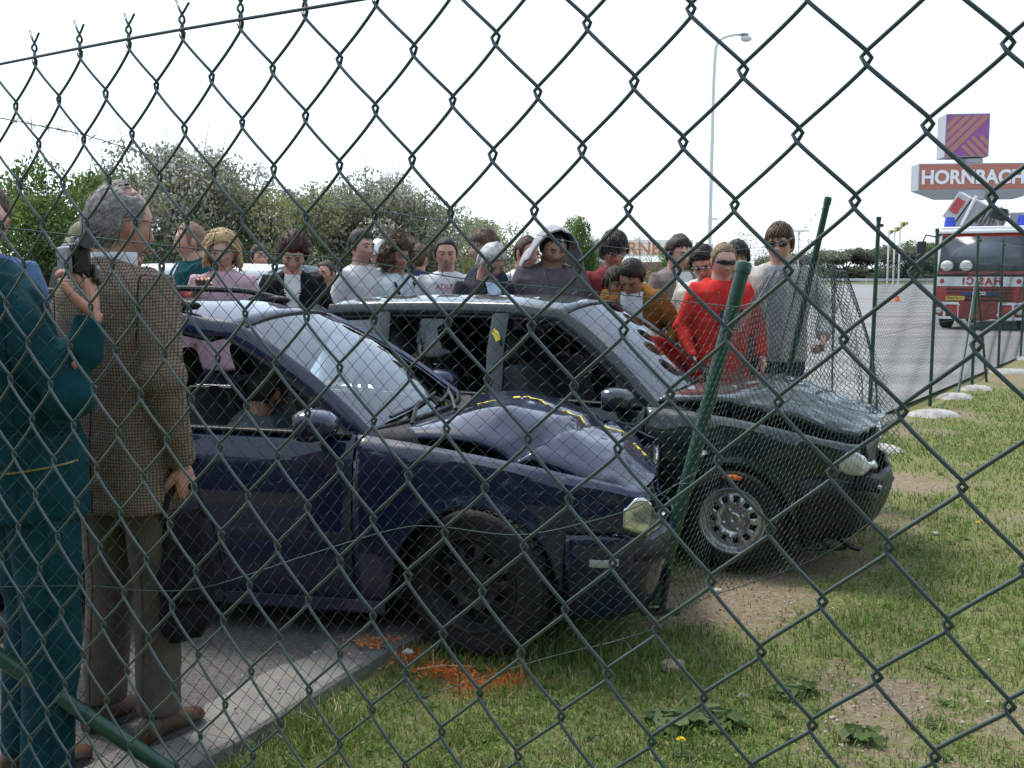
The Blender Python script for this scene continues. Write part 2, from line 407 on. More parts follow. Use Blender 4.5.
def crown_mesh(h, wd, mats, seed, n=6000, blobs=26, base=.12, leaf=.11, weights=None, twig=.0):
    rs = np.random.RandomState(seed)
    cs = []
    for i in range(blobs):
        z = rs.uniform(base, 1.0); rad = (1 - ((z - .45) / .62) ** 2) ** .5 if abs(z - .45) < .62 else .1
        a = rs.uniform(0, 2 * PI); r = rad * math.sqrt(rs.uniform(.05, 1)) * .5
        cs.append((math.cos(a) * r * wd, math.sin(a) * r * wd, z * h * .93, rs.uniform(.11, .22) * wd))
    cs = np.array(cs); k = rs.randint(0, blobs, n)
    d = rs.normal(size=(n, 3)); d /= np.linalg.norm(d, axis=1)[:, None]
    P = cs[k, :3] + d * (cs[k, 3] * rs.uniform(.35, 1.15, n) ** .6)[:, None] * np.array([1, 1, .85])
    P[:, 2] = np.maximum(P[:, 2], .05)
    e1 = rs.normal(size=(n, 3)); e1 /= np.linalg.norm(e1, axis=1)[:, None]
    e2 = rs.normal(size=(n, 3)); e2 -= e1 * (e1 * e2).sum(1)[:, None]; e2 /= np.linalg.norm(e2, axis=1)[:, None]
    s = (leaf * rs.uniform(.5, 1.3, n))[:, None]
    V = np.stack([P - e1 * s, P + e2 * s * .5, P + e1 * s, P - e2 * s * .5], 1).reshape(-1, 3)
    F = np.arange(4 * n).reshape(-1, 4)
    cm = rs.choice(len(mats), size=blobs, p=weights); mi = np.where(rs.uniform(size=n) < .6, cm[k], rs.choice(len(mats), size=n, p=weights))
    return npmesh('crown', V, F, mats, mi), cs
def trunk_mesh(h, cs, seed, r=.11):
    rs = random.Random(seed); mb = MB()
    top = Vector((0, 0, h * .5)); P = [Vector((0, 0, -.1)), Vector((rs.uniform(-.05, .05), .03, h * .2)), top]
    mb.tube(spline(P, 6), [r * 1.25, r, r * .9, r * .8, r * .65, r * .5], 7)
    for c in cs:
        q = Vector(c[:3]); t = rs.uniform(.15, .9); a = Vector((0, 0, h * .5 * t))
        m_ = a.lerp(q, .5) + Vector((0, 0, .12 * h * rs.uniform(-.2, .6)))
        mb.tube(spline([a, m_, q, q + (q - a).normalized() * c[3] * 1.1 + Vector((0, 0, c[3] * .5))], 6), [r * .4, r * .3, r * .22, r * .15, r * .09, r * .04], 4, cap=False)
    return mb.mesh('trunk', [bark])
PROTO = {}
def tree(kind, label, X, Y, h, wd, rz, group, z=0, name='tree'):
    if kind not in PROTO:
        spec = dict(green=(LG, 11, 20000, 38, .05, [.5, .3, .2], .070), olive=(LB, 5, 26000, 46, .03, [.42, .26, .17, .15], .060), blossom=(LB, 23, 26000, 46, .03, [.36, .20, .30, .14], .060),
                    yellow=(LY, 31, 24000, 44, .03, [.48, .32, .1, .1], .060), sparse=(LB, 41, 2200, 26, .2, [.4, .4, .1, .1], .07), cone=(LG, 61, 2500, 16, .05, [.3, .4, .3], .14), hedge=(LH, 71, 4200, 24, .02, [.45, .33, .22], .15))[kind]
        me, cs = crown_mesh(4.0, 4.4 if kind != 'cone' else 1.8, spec[0], spec[1], n=spec[2], blobs=spec[3], base=spec[4], leaf=spec[6], weights=spec[5])
        PROTO[kind] = (me, trunk_mesh(4.0, cs, spec[1]))
    me, tm = PROTO[kind]
    t = thing(name, label, 'tree' if name.endswith('tree') else 'bush', (X, Y, z), rz, group)
    t.scale = (wd / 4.4 if kind != 'cone' else wd / 1.8,) * 2 + (h / 4.0,)
    link('trunk', tm, t); link('crown', me, t); return t
g = 'trees along the far edge of the car park'
def at(px, ytop, Y): q = PX(px, ytop, Y); return q.x, q.z
for kind, px, yt, Y, wd, rz, lab in [
    ('green', 8, 196, 24, 3.4, 0.3, 'bright green bushy tree at far left behind the man in the blue shirt'),
    ('green', 62, 172, 26, 3.6, 1.7, 'bright green tree left of the grey-haired man, behind the camcorder'),
    ('olive', 168, 152, 30, 4.6, 0.0, 'tallest grey-green tree just right of the grey-haired man'),
    ('olive', 122, 178, 32, 3.6, 2.2, 'grey-green tree behind the head of the grey-haired man'),
    ('blossom', 222, 166, 31, 4.2, 1.1, 'dull brown-green tree with sparse blossom above the blonde woman'),
    ('yellow', 268, 178, 31, 3.8, .7, 'yellow-green bush-like tree above the man in navy overalls'),
    ('yellow', 312, 186, 33, 3.8, 2.9, 'yellow-green tree above the red-haired woman'),
    ('blossom', 366, 178, 33, 4.6, 0.2, 'round tree full of pale blossom above the man in the white pullover'),
    ('blossom', 412, 190, 34, 3.8, 2.4, 'pale blossoming tree above the curly-haired man'),
    ('olive', 338, 205, 36, 3.6, 4.4, 'low grey-green tree between the two blossoming crowns and the yellow-green one'),
    ('yellow', 452, 214, 40, 3.6, 1.2, 'low yellow-green tree above the man with the lettered sweatshirt'),
    ('yellow', 488, 212, 44, 4.4, 3.0, 'last low yellow-green tree at the right end of the tree row')]:
    X, h = at(px, yt, Y); tree(kind, lab, X, Y, h, wd, rz, g)
for kind, px, yt, Y, wd, lab in [
    ('green', 574, 222, 52, 2.6, 'small green tree right of the hooded man, below the yellow flag'),
    ('blossom', 592, 240, 58, 2.0, 'small pale blossoming bush left of the man in glasses'),
    ('sparse', 640, 236, 60, 2.4, 'thin grey-green tree left of the orange BA letters'),
    ('green', 674, 252, 64, 2.5, 'rounded green bush in front of the distant store wall'),
    ('sparse', 748, 232, 62, 3.8, 'thin bare tree behind the men in red and in dark glasses'),
    ('sparse', 805, 238, 62, 2.6, 'thin young tree just left of the leaning post')]:
    X, h = at(px, yt, Y); tree(kind, lab, X, Y, h, wd, px * .7, 'small trees in front of the store')
gh = 'bushes along the far guard rail'
for i, (px, yt, wd) in enumerate([(826, 253, 9), (846, 250, 9), (863, 252, 8), (880, 250, 8), (900, 247, 8), (917, 243, 7.5), (936, 250, 9), (770, 258, 9), (790, 256, 9), (810, 255, 9), (950, 252, 8)]):
    Y = 152 + (i % 3) * 2; X, h = at(px, yt, Y)
    wh = ['just right of the leaning post', 'second right of the leaning post', 'behind the first upright post', 'right of the first upright post', 'below the distant yellow flags', 'beside the fire engine mirrors', 'at the left edge of the fire engine cab', 'behind the man in dark glasses', 'behind the man in dark glasses, right side', 'behind the leaning post', 'half hidden behind the fire engine cab'][i]
    tree('hedge' if i != 5 else 'green', 'distant %s bush %s' % ('green' if i == 5 else 'grey-green', wh), X, Y, h, wd, i * 1.3, gh, name='bush')
for i, (X, Y, h, wd) in enumerate([(-13, -9, 6.5, 7), (-7, -10, 7.5, 7.5), (-1, -9.5, 7, 7), (5, -10, 8, 7.5), (11, -9, 7, 7), (17, -6, 7, 7), (-18, -6, 7, 7)]):  # unseen row, added behind the camera to darken the car reflections and light
    tree('olive' if i % 2 else 'green', ['unseen far left tree of the row added behind the viewer', 'unseen second tree of the row added behind the viewer', 'unseen tree added right behind the viewer', 'unseen tallest tree of the row added behind the viewer', 'unseen tree added behind the viewer to the right', 'unseen last tree at the right end of the row added behind the viewer', 'unseen first tree at the left end of the row added behind the viewer'][i], X, Y, h, wd, i * 1.1, 'unseen trees added behind the viewer for dark reflections')
# grass bank before the store and along the rail
gb = mat('far_grass', (.10, .115, .05), rough=.95, vary=.3, scale=1.2)
mb = MB()
def bank(x0, x1, y0, y1, hh):
    mb.grid(lambda u, v: (lerp(x0, x1, u), lerp(y0, y1, v), -.02 + hh * math.sin(PI * v) * sstep(min(u, 1 - u), 0, .15) * (1 + .15 * mnoise.noise(Vector((u * 9, v * 3, 1))))), 40, 8)
bank(-4, 11, 50, 72, 1.0); bank(20, 130, 143, 162, .5)
struct(mb.build('grass_bank', gb))
# guard rail far away
gal = mat('galvanised_steel', (.5, .51, .52), rough=.5, metal=.6, vary=.1)
q0 = PX(760, 280, 141); q1 = PX(1024, 280, 141)
t = thing('guard_rail', 'grey steel guard rail along the far edge of the car park', 'guard rail', (0, 141, 0))
x0, x1 = 22, 90
mb = MB()
prof = [(0, .45), (-.05, .5), (-.05, .55), (0, .6), (-.05, .65), (-.05, .7), (0, .75)]
mb.grid(lambda u, v: (lerp(x0, x1, u), prof[int(round(v * 6))][0], prof[int(round(v * 6))][1]), 20, 6)
mb.build('rail_beam', gal, t, solid=.01)
for i in range(18):
    MB().box((x0 + i * 4, .06, .36), (.1, .08, .76)).build('rail_post', gal, t)
# street lamp
t = thing('street_lamp', 'tall pale street lamp with a curved arm above the car park', 'street lamp', (GR(710, 318).x * 0 + PX(708.5, 300, 38).x, 38, 0))
zt = PX(710, 35, 38).z; lm = mat('lamp_grey', (.66, .655, .64), rough=.5, vary=.06)
MB().tube([(0, 0, 0), (0, 0, 2.6)], [.14, .13], 10).build('base_section', lm, t)
MB().tube(spline([(0, 0, 2.6), (.02, 0, zt * .6), (.06, 0, zt - .9), (.2, 0, zt - .2), (.7, 0, zt), (1.0, 0, zt)], 24), [lerp(.072, .036, i / 23) for i in range(24)], 8).build('pole', lm, t)
mb = MB(); mb.ell((1.02, 0, zt + .02), (.20, .12, .06), 12, 8); mb.build('lamp_head', mat('lamp_shell', (.35, .36, .38), rough=.5), t)
mb = MB(); mb.ell((1.12, 0, zt - .12), (.2, .13, .11), 12, 8); mb.build('lamp_bowl', mat('lamp_bowl', (.6, .62, .64), rough=.25), t)
MB().box((.1, 0, PX(710, 219, 38).z), (.35, .05, .06)).build('bracket', lm, t)
# distant lamp post between the leaning post and the man in dark glasses
q = PX(799, 231, 70)
t = thing('street_lamp', 'small distant street lamp just left of the leaning post', 'street lamp', (q.x, 70, 0))
MB().tube([(0, 0, 0), (0, 0, q.z)], .05, 6).build('pole', lm, t)
MB().box((-.3, 0, q.z), (1.9, .12, .1)).build('lamp_head', lm, t)
# flags
fy = mat('flag_yellow', (.55, .50, .08), rough=.8, vary=.1); fg = mat('flag_green', (.06, .12, .06), rough=.8)
for i, (px, yt, yb, lab, fl) in enumerate([(577, 217, 260, 'yellow pennant on a thin pole right of the hooded man', 1), (889, 230, 262, 'leftmost of the three distant yellow flags', .8), (895, 227, 262, 'middle one of the three distant yellow flags', .9), (900.5, 222, 262, 'tallest and rightmost of the three distant yellow flags', 1)]):
    Y = 110; q = PX(px, yt, Y); t = thing('flagpole', lab, 'flag', (q.x, Y, 0), 0, 'yellow flags far behind the car park')
    MB().tube([(0, 0, 0), (0, 0, q.z)], .09, 6).build('pole', lm, t)
    for k in range(4):
        MB().add([(k * .2 * fl, -.05 - .1 * math.sin(k), q.z), ((k + 1) * .2 * fl, -.05 - .1 * math.sin(k + 1), q.z), ((k + 1) * .2 * fl, -.05 - .1 * math.sin(k + 1), q.z - .6 * fl + .12 * k), (k * .2 * fl, -.05 - .1 * math.sin(k), q.z - .6 * fl + .1 * k)], [(0, 1, 2, 3)]).build('flag_stripe', fy if k % 2 == 0 else fg, t, solid=.01)
# store
YS = 190
def sx(px, py): q = PX(px, py, YS); return q.x, q.z
xl, zt = sx(590, 262); xr, _ = sx(706, 262)
t = thing('store_building', 'distant low store with a dark magenta wall and orange letters', 'building', ((xl + xr) / 2, YS, 0))
w2 = (xr - xl) / 2
MB().box((0, 6, zt / 2), (w2 * 2, 12, zt)).build('wall', mat('magenta_wall', (.22, .07, .10), rough=.7, vary=.12, scale=2), t)
om = mat('sign_orange', (.62, .20, .06), rough=.5, vary=.06)
for px in (627, 651, 664, 676, 690):
    x, z = sx(px, 272); x -= (xl + xr) / 2
    MB().add([(x - 1.3, -.05, z - .9), (x + 1.3, -.05, z - .9), (x, -.05, z + .9), (x - 1.3, .02, z - .9), (x + 1.3, .02, z - .9), (x, .02, z + .9)], [(0, 1, 2), (0, 1, 4, 3), (1, 2, 5, 4), (2, 0, 3, 5)]).build('wall_triangle', om, t)
x, z = sx(649, 248)
MB().box((x - (xl + xr) / 2, .3, z), (15.5, .3, 2.9)).build('sign_board', mat('sign_white', (.8, .8, .8), rough=.5, vary=.03), t)
text_obj('HORNBACH', 3.1, Matrix.Translation((x - (xl + xr) / 2, .1, z - .15)) @ RX90, om, parent=t, extrude=.04, bold=.04)
# ------------------------------------------------------------------ sign tower
YT = 60
q = PX(912, 176, YT)
t = thing('sign_tower', 'tall store sign tower with a striped purple cube above an orange name board', 'sign', (PX(974, 176, YT).x, YT, 0), math.radians(-6))
k = YT / FOC
gm = mat('sign_grey', (.34, .36, .39), rough=.5, vary=.06); sor = mat('sign_face_orange', (.43, .155, .115), rough=.45, vary=.04, scale=2); spu = mat('sign_purple', (.27, .085, .29), rough=.45, vary=.04, scale=2)
stp = mat('sign_stripe_orange', (.42, .185, .15), rough=.45, vary=.04, scale=2); whm = mat('sign_letter_white', (.78, .80, .84), rough=.4, vary=.02)
zc0, zc1 = PX(965, 158, YT).z, PX(965, 112, YT).z; cs_ = (zc1 - zc0) * .95
zb0, zb1 = PX(965, 190, YT).z, PX(965, 163, YT).z
MB().tube([(0, 0.6, 0), (0, .6, zb0 - .3)], .55, 16).build('column', gm, t)
MB().tube([(0, 0.6, zb0 - .5), (0, .6, zb0 - .02)], .85, 16).build('collar', gm, t)
MB().tube([(0, 0.6, zb1 + .02), (0, .6, zc0 - .02)], .6, 16).build('neck', gm, t)
bw = 118 * k; bx0 = -53 * k; bx1 = bx0 + bw
mb = MB(); mb.add([(bx0, 0, zb0), (bx1, 0, zb0), (bx1, 0, zb1), (bx0, 0, zb1), (bx0, 1.6, zb0 + .05), (bx1, 1.6, zb0 + .05), (bx1, 1.6, zb1), (bx0, 1.6, zb1), (bx0 + 1.2, .3, zb0 - .45), (bx1 - 1.2, .3, zb0 - .45), (bx1 - 1.2, 1.3, zb0 - .45), (bx0 + 1.2, 1.3, zb0 - .45)],
   [(0, 1, 2, 3), (1, 5, 6, 2), (4, 7, 6, 5), (0, 3, 7, 4), (3, 2, 6, 7), (0, 8, 9, 1), (1, 9, 10, 5), (5, 10, 11, 4), (4, 11, 8, 0), (8, 11, 10, 9)]); mb.build('name_board', gm, t, smooth=False)
MB().box(((bx0 + bx1) / 2, -.02, (zb0 + zb1) / 2), (bw - .16, .04, zb1 - zb0 - .12)).build('board_face', sor, t)
text_obj('HORNBACH', 1.42, Matrix.Translation((bx0 + 51.5 * k, -.06, (zb0 + zb1) / 2 - .02)) @ RX90, whm, parent=t, extrude=.02, bold=.045, fit=(97 * k, 14.2 * k))
cx0 = -29 * k
MB().box((cx0 + cs_ / 2, .8, (zc0 + zc1) / 2), (cs_, 1.6, cs_)).build('cube', gm, t, bevel=.03)
MB().box((cx0 + cs_ / 2, -.015, (zc0 + zc1) / 2), (cs_ - .12, .03, cs_ - .12)).build('cube_face', spu, t)
def clip(poly, a, b, c):       # keep a*x+b*y<=c
    out = []
    for i in range(len(poly)):
        p, q_ = poly[i], poly[(i + 1) % len(poly)]; dp = a * p[0] + b * p[1] - c; dq = a * q_[0] + b * q_[1] - c
        if dp <= 0: out.append(p)
        if dp * dq < 0:
            tt = dp / (dp - dq); out.append((p[0] + tt * (q_[0] - p[0]), p[1] + tt * (q_[1] - p[1])))
    return out
sq = [(.03, .03), (.97, .03), (.97, .97), (.03, .97)]
bands = []
for c0, c1 in ((-.04, .12), (.18, .33), (.39, .54), (.60, .75)):
    bands.append(clip(clip(sq, -1, 1, c1), 1, -1, -c0))
for k0, k1 in ((.62, .75), (.82, .95), (1.02, 1.15), (1.22, 1.35)):
    bands.append(clip(clip(clip(sq, 1, 1, k1), -1, -1, -k0), -1, 1, -.11 if k0 < 1.1 else -.3))
for poly in bands:
    if len(poly) < 3: continue
    n = len(poly); V = [(cx0 + x * cs_, -.05, zc0 + y * cs_) for x, y in poly] + [(cx0 + x * cs_, -.02, zc0 + y * cs_) for x, y in poly]
    MB().add(V, [tuple(range(n))] + [(i, (i + 1) % n, n + (i + 1) % n, n + i) for i in range(n)]).build('cube_stripe', stp, t, smooth=False)
# ------------------------------------------------------------------ fire engine
def fire_engine():
    base = GR(978, 331)
    t = thing('fire_engine', 'red fire engine with a white band parked beyond the fence', 'fire engine', (base.x, base.y, .03), math.radians(-33))
    red = mat('fire_red', (.40, .028, .03), rough=.3, vary=.08, coat=.5); wht = mat('fire_white', (.72, .72, .72), rough=.4, vary=.05)
    blk = mat('black_plastic', (.015, .015, .017), rough=.5); rub = mat('tyre_rubber', (.018, .018, .018), rough=.85, bump=.3); gr = mat('truck_grey', (.30, .31, .32), rough=.5)
    gl = mat('truck_window', (.10, .115, .135), rough=.12, vary=.25, scale=1.5, spec=.4); blu = mat('beacon_blue', (.03, .06, .5), rough=.15); amb = mat('plate_yellow', (.62, .45, .08), rough=.5)
    W = 2.45
    # cab: front face profile lofted across
    def cab(prof, y, x0, x1, m, nm):
        mb = MB(); n = len(prof); V = [(x0, a, b) for a, b in prof] + [(x1, a, b) for a, b in prof]
        mb.add(V, [tuple(range(n)), tuple(range(2 * n - 1, n - 1, -1))] + [(i, n + i, n + (i + 1) % n, (i + 1) % n) for i in range(n)]); return mb.build(nm, m, t, bevel=.04)
    cab([(-.02, .62), (-.05, 1.0), (.0, 1.55), (.18, 2.55), (.3, 2.72), (2.0, 2.76), (2.0, .62)], 0, -W / 2, W / 2, red, 'cab')
    MB().box((0, .98, 2.79), (W - .2, 1.6, .1)).build('roof_panel', wht, t, bevel=.03)
    MB().box((0, .22, 2.70), (W - .06, .22, .1)).build('roof_visor', wht, t, bevel=.03)
    # windscreen
    mb = MB(); mb.add([(-1.1, -.015, 1.62), (1.1, -.015, 1.62), (1.06, .155, 2.56), (-1.06, .155, 2.56)], [(0, 1, 2, 3)]); mb.build('windscreen', gl, t, solid=.02)
    for s_ in (-1, 1): MB().tube([(s_ * 1.13, -.03, 1.6), (s_ * 1.09, .15, 2.6)], .035, 6).build('windscreen_pillar', wht, t)
    MB().box((0, -.045, 1.33), (W - .1, .05, .26)).build('white_band', wht, t)
    text_obj('HASI\u010cI', .27, Matrix.Translation((.05, -.08, 1.33)) @ RX90, red, parent=t, extrude=.01, bold=.008, flip=True, spacing=1.25)
    for s_ in (-1, 1): MB().ell((s_ * .98, -.075, 1.34), (.06, .015, .07), 10, 6).build('crest', red, t)
    MB().box((0, -.03, 1.50), (2.3, .06, .06)).build('wiper_panel', blk, t)
    for s_ in (-.5, .45): MB().box((s_, -.04, 1.53), (.4, .06, .05)).build('air_vent', blk, t)
    for z in (1.12, 1.02, .92, .82): MB().box((0, -.06, z), (1.7, .05, .03)).build('grille_slot', blk, t)
    MB().box((0, -.075, 1.0), (.95, .03, .09)).build('badge_bar', mat('badge_blue', (.03, .05, .18), rough=.5), t)
    text_obj('IVECO', .12, Matrix.Translation((0, -.1, 1.0)) @ RX90, wht, parent=t, extrude=.006, bold=.006)
    MB().box((-.62, -.085, .87), (.5, .03, .12)).build('number_plate', amb, t)
    text_obj('KHA 70-11', .085, Matrix.Translation((-.62, -.105, .87)) @ RX90, blk, parent=t, extrude=.003)
    # bumper frames
    MB().box((0, .05, .55), (W, .35, .3)).build('bumper', red, t, bevel=.04)
    for s_ in (-1, 1):
        for z in (.73, .33): MB().box((s_ * .85, -.1, z), (.75, .08, .07)).build('bumper_bar', wht, t)
        for x in (.5, .88, 1.2): MB().box((s_ * x, -.11, .53), (.06, .08, .34)).build('bumper_upright', wht, t)
        MB().ell((s_ * 1.03, -.09, .53), (.11, .06, .11), 10, 6).build('headlight', mat('lamp_glass', (.6, .62, .63), rough=.15), t)
        MB().box((s_ * .7, -.06, .53), (.28, .04, .26)).build('lamp_housing', blk, t)
    mb = MB(); mb.grid(lambda u, v: (lerp(-.5, .5, u), -.16 - .05 * mnoise.noise(Vector((u * 5, v * 5, 0))), lerp(.28, .76, v) + .03 * math.sin(u * 9)), 14, 8); mb.build('tarpaulin', mat('winch_cover_red', (.25, .04, .035), rough=.7, bump=.4), t, solid=.02)
    # chassis, wheels, body
    MB().box((0, 3.3, .55), (1.6, 6.4, .4)).build('chassis', blk, t)
    for y in (.95, 4.8):
        for s_ in (-1, 1):
            M = Matrix.Translation((s_ * 1.02, y, .48)) @ Matrix.Rotation(PI / 2, 4, 'Z')
            mb = MB(); mb.lathe([(.22, -.15), (.4, -.16), (.47, -.13), (.485, 0), (.47, .13), (.4, .16), (.22, .15)], 24, M=M); w_ = mb.build('wheel', rub, t)
            mb = MB(); mb.lathe([(.0, -.1), (.2, -.1), (.24, -.15), (.24, .15), (.2, .1), (0, .1)], 16, M=M); mb.build('rim', gr, w_)
    MB().box((0, 4.5, 1.75), (W, 4.6, 2.1)).build('equipment_body', red, t, bevel=.05)
    for y in (2.9, 4.1, 5.3):
        for s_ in (-1, 1):
            sh = MB().box((s_ * (W / 2 + .012), y, 1.7), (.03, 1.0, 1.5)).build('roller_shutter', gr, t)
    # right side door, mirror, white box
    for s_ in (-1, 1):
        MB().box((s_ * (W / 2 + .008), .9, 1.35), (.02, 1.1, 1.3)).build('door', red, t, bevel=.005)
        MB().box((s_ * (W / 2 + .02), .85, 2.12), (.02, .85, .7)).build('door_window', gl, t)
    ml = MB(); ml.tube([(-1.15, .1, 2.55), (-1.45, -.1, 2.62), (-1.55, -.12, 2.35)], .025, 5); ml.build('mirror_arm', blk, t)
    MB().box((-1.55, -.12, 2.28), (.24, .12, .34)).build('mirror', blk, t, bevel=.03); MB().box((-1.55, -.12, 1.9), (.28, .12, .36)).build('mirror', blk, t, bevel=.03)
    # roof gear
    for s_ in (-1, 1): MB().tube([(s_ * .95, .5, 2.84), (s_ * .95, .5, 2.94), (s_ * .95, .5, 3.12)], [.16, .16, .13], 12).build('beacon', blu, t)
    MB().tube([(.33, .5, 2.82), (.33, .5, 3.0)], .05, 8).build('lamp_stand', gr, t)
    MB().box((.33, .45, 3.18), (.42, .3, .34), R=Matrix.Rotation(.25, 3, 'Y')).build('searchlight', blk, t, bevel=.05)
    # hydraulic arm with basket
    Rb = Matrix.Rotation(math.radians(33), 3, 'Y')
    MB().box((-.46, 1.4, 3.14), (.54, .9, .92), R=Rb).build('arm_segment', gr, t, bevel=.03)
    MB().box((-.88, 1.3, 3.42), (.38, .7, .82), R=Rb).build('basket', mat('basket_grey', (.46, .45, .44), rough=.6, vary=.2, scale=6), t, bevel=.02)
    MB().box((-.86, .93, 3.46), (.24, .03, .42), R=Rb).build('basket_panel', red, t)
    MB().tube([(-.72, .85, 2.9), (-.34, .85, 3.72)], .04, 6).build('hand_rail', wht, t)
    mb = MB()
    for i in range(5): mb.tube([(-.34 + i * .11, .90, 2.95), (-.12 + i * .11, .90, 3.4)], .018, 5)
    mb.build('hose_bundle', blk, t)
    MB().tube([(-.2, 2.2, 2.8), (.1, 2.2, 3.4)], .3, 10).build('turret', gr, t)
    MB().box((.95, 1.6, 3.05), (.7, 2.2, .35)).build('roof_box', gr, t, bevel=.04)
    # helmets behind the windscreen stand proud of the dash
    return t
fe = fire_engine()
hm = mat('helmet_white', (.62, .60, .55), rough=.35)
for i, x in enumerate((-.86, -.36)):
    p = fe.matrix_world
    M = Matrix.Translation(fe.location) @ Matrix.Rotation(fe.rotation_euler.z, 4, 'Z')
    q = M @ Vector((x, -.10, 1.74))
    h = thing('helmet', 'white fire helmet at the windscreen of the fire engine, %s one' % ('left' if i == 0 else 'right'), 'helmet', q, math.radians(-33), 'helmets in the fire engine')
    mb = MB(); mb.ell((0, 0, .02), (.17, .1, .15), 14, 8); mb.build('shell', hm, h); MB().box((0, -.07, -.04), (.3, .07, .03)).build('brim', hm, h, bevel=.01)
# traffic cone
q = GR(897, 302)
t = thing('traffic_cone', 'small orange traffic cone far out on the car park', 'cone', (q.x, q.y, .03))
cm = mat('cone_orange', (.7, .16, .05), rough=.5)
MB().box((0, 0, .02), (.4, .4, .04)).build('cone_base', cm, t); MB().tube([(0, 0, .04), (0, 0, .55)], [.15, .03], 12).build('cone_body', cm, t)
MB().tube([(0, 0, .3), (0, 0, .4)], [.104, .079], 12, cap=False).build('reflective_band', mat('cone_white', (.8, .8, .8)), t)
# ------------------------------------------------------------------ near chain-link fence (the one the picture is taken through)
pvc = mat('green_pvc_wire', (.040, .066, .066), rough=.4, vary=.1, scale=12, spec=.45, bump=0)
pvc2 = mat('green_pvc_mesh', (.030, .062, .055), rough=.45, vary=.2, scale=20, spec=.4)
pvc3 = mat('green_pvc_far_mesh', (.022, .045, .04), rough=.8, vary=.2, scale=20, spec=.08)
pvcp = mat('green_post_coating', (.012, .055, .032), rough=.35, vary=.2, scale=25, spec=.5, bump=.15)
FK, HS, VS, S0, ZTOP, ZSL, LEAN, SKEW, SAG = .6921, .0774, .0828, -.5934, 1.8366, -.0086, .0533, -.0627, .0437   # stretched, slightly leaning panel
FN = math.hypot(1, FK); EX, EY = 1 / FN, -FK / FN
def NF(s, t, n=0.0, dz=0.0):
    '''s metres along the fence from the first knot column, t rows below the top knots, n out of plane, dz lift'''
    z = ZTOP + ZSL * s - t * VS
    for _ in range(4): z = ZTOP + ZSL * s - t * VS - SAG * (1.80 - z) ** 2
    c = .8 - LEAN * (z - 1.75); S = S0 + s + SKEW * (1.80 - z); x = (S * FN + FK * (c - .8)) / (1 + FK * FK)
    return Vector((x + n * EY, c - FK * x - n * EX, z + dz))   # n > 0 : towards the camera side
nf = thing('chain_link_fence', 'nearest green chain-link fence, large meshes across the whole view, cut wire ends at top', 'fence', (0, 0, 0))
J0, J1 = -9, 33
NROW = 20
for j in range(J0, J1):
    pts = []; nseg = 18
    A = HS / 4 + .0030
    ph0 = 0.0 if j % 2 == 0 else .5
    for i in range(int(NROW * nseg) + 1):
        t = i / nseg
        a = 2 * PI * (t - ph0)               # cos = 1 at column j
        c = math.cos(a); kx = .988
        wv = math.asin(kx * c) / math.asin(kx)
        sn = math.sin(a); nn = .0030 * math.copysign(abs(sn) ** .5, sn)
        jj = .0011 * mnoise.noise(Vector((j * 3.1, t * .8, 2))); jz = .0012 * mnoise.noise(Vector((j * 5.3, t * 1.1, 7)))
        pts.append(NF((j + .5) * HS / 2 - A * wv + jj, t, nn, jz))
    mb = MB(); mb.tube(pts, .00140, 7); mb.build('wire', pvc, nf, sharp=0)
# top: short twisted ends above the tension wire
for j in range(J0, J1, 1):
    if j % 2: continue
    rs = random.Random(j); s = j * HS / 2
    mb = MB()
    for sg in (-1, 1):
        pts = [NF(s + sg * .0030, 0, sg * .001, -.003), NF(s + sg * .0042, 0, sg * .002, .003)]
        for i in range(5):
            a = PI * .15 + i * PI / 4; pts.append(NF(s + sg * .0024 * math.cos(a), 0, sg * .0024 * math.sin(a), .0065 + i * .0022))
        ex = (.0125 if sg > 0 else -.0085) * rs.uniform(.85, 1.2); ez = (.0085 if sg > 0 else .0125) * rs.uniform(.85, 1.15)
        pts += [NF(s + ex * .3, 0, 0, .0165 + ez * .3), NF(s + ex, 0, sg * .002, .0165 + ez)]
        mb.tube(pts, .00125, 6)
    mb.build('twisted_end', pvc, nf, sharp=0)
mb = MB(); mb.tube([NF(s, 0, .0032, .001 + .0012 * math.sin(s * 9)) for s in np.linspace(-.40, 1.28, 30)], .0015, 7); mb.build('tension_wire', pvc, nf, sharp=0)
# ------------------------------------------------------------------ chain-link panels as real wires
def mesh_panel(surf, ns, nv, rad=.0013, seg=2, depth=.004, jit=.0):
    """surf(u (along, 0..ns), v (down, 0..nv)) -> point ; ns, nv counted in half cells ; returns npmesh V,F"""
    V = []; F = []
    for j in range(ns):
        pts = []
        for i in range(nv + 1):
            for q in range(seg if i < nv else 1):
                t = i + q / seg
                tri = (t % 2); tri = tri if tri < 1 else 2 - tri
                u = j + (tri if j % 2 == 0 else 1 - tri)
                u = j + .5 + (u - j - .5) * 1.06
                p = surf(u, t); dd = depth * math.sin(PI * (t + (j % 2)))
                pts.append(Vector(p) + Vector((.4 * dd, -dd, 0)))
        mb_ = MB(); mb_.tube(pts, rad, 3, cap=False)
        o = len(V); V.extend(mb_.v); F.extend([tuple(k + o for k in f) for f in mb_.f])
    return V, F
def curve_len(P): return sum((P[i] - P[i - 1]).length for i in range(1, len(P)))
def resample(pts, n):
    P = spline(pts, 160); acc = [0]
    for i in range(1, len(P)): acc.append(acc[-1] + (P[i] - P[i - 1]).length)
    A = np.array(acc); X = np.array([tuple(p) for p in P])
    def f(u):
        return np.array([np.interp(u * A[-1], A, X[:, k]) for k in range(3)])
    return f, A[-1]
cf = thing('chain_link_fence', 'torn green chain-link fence sagging round the noses of both crashed cars', 'fence', (0, 0, 0))
CELL = .064
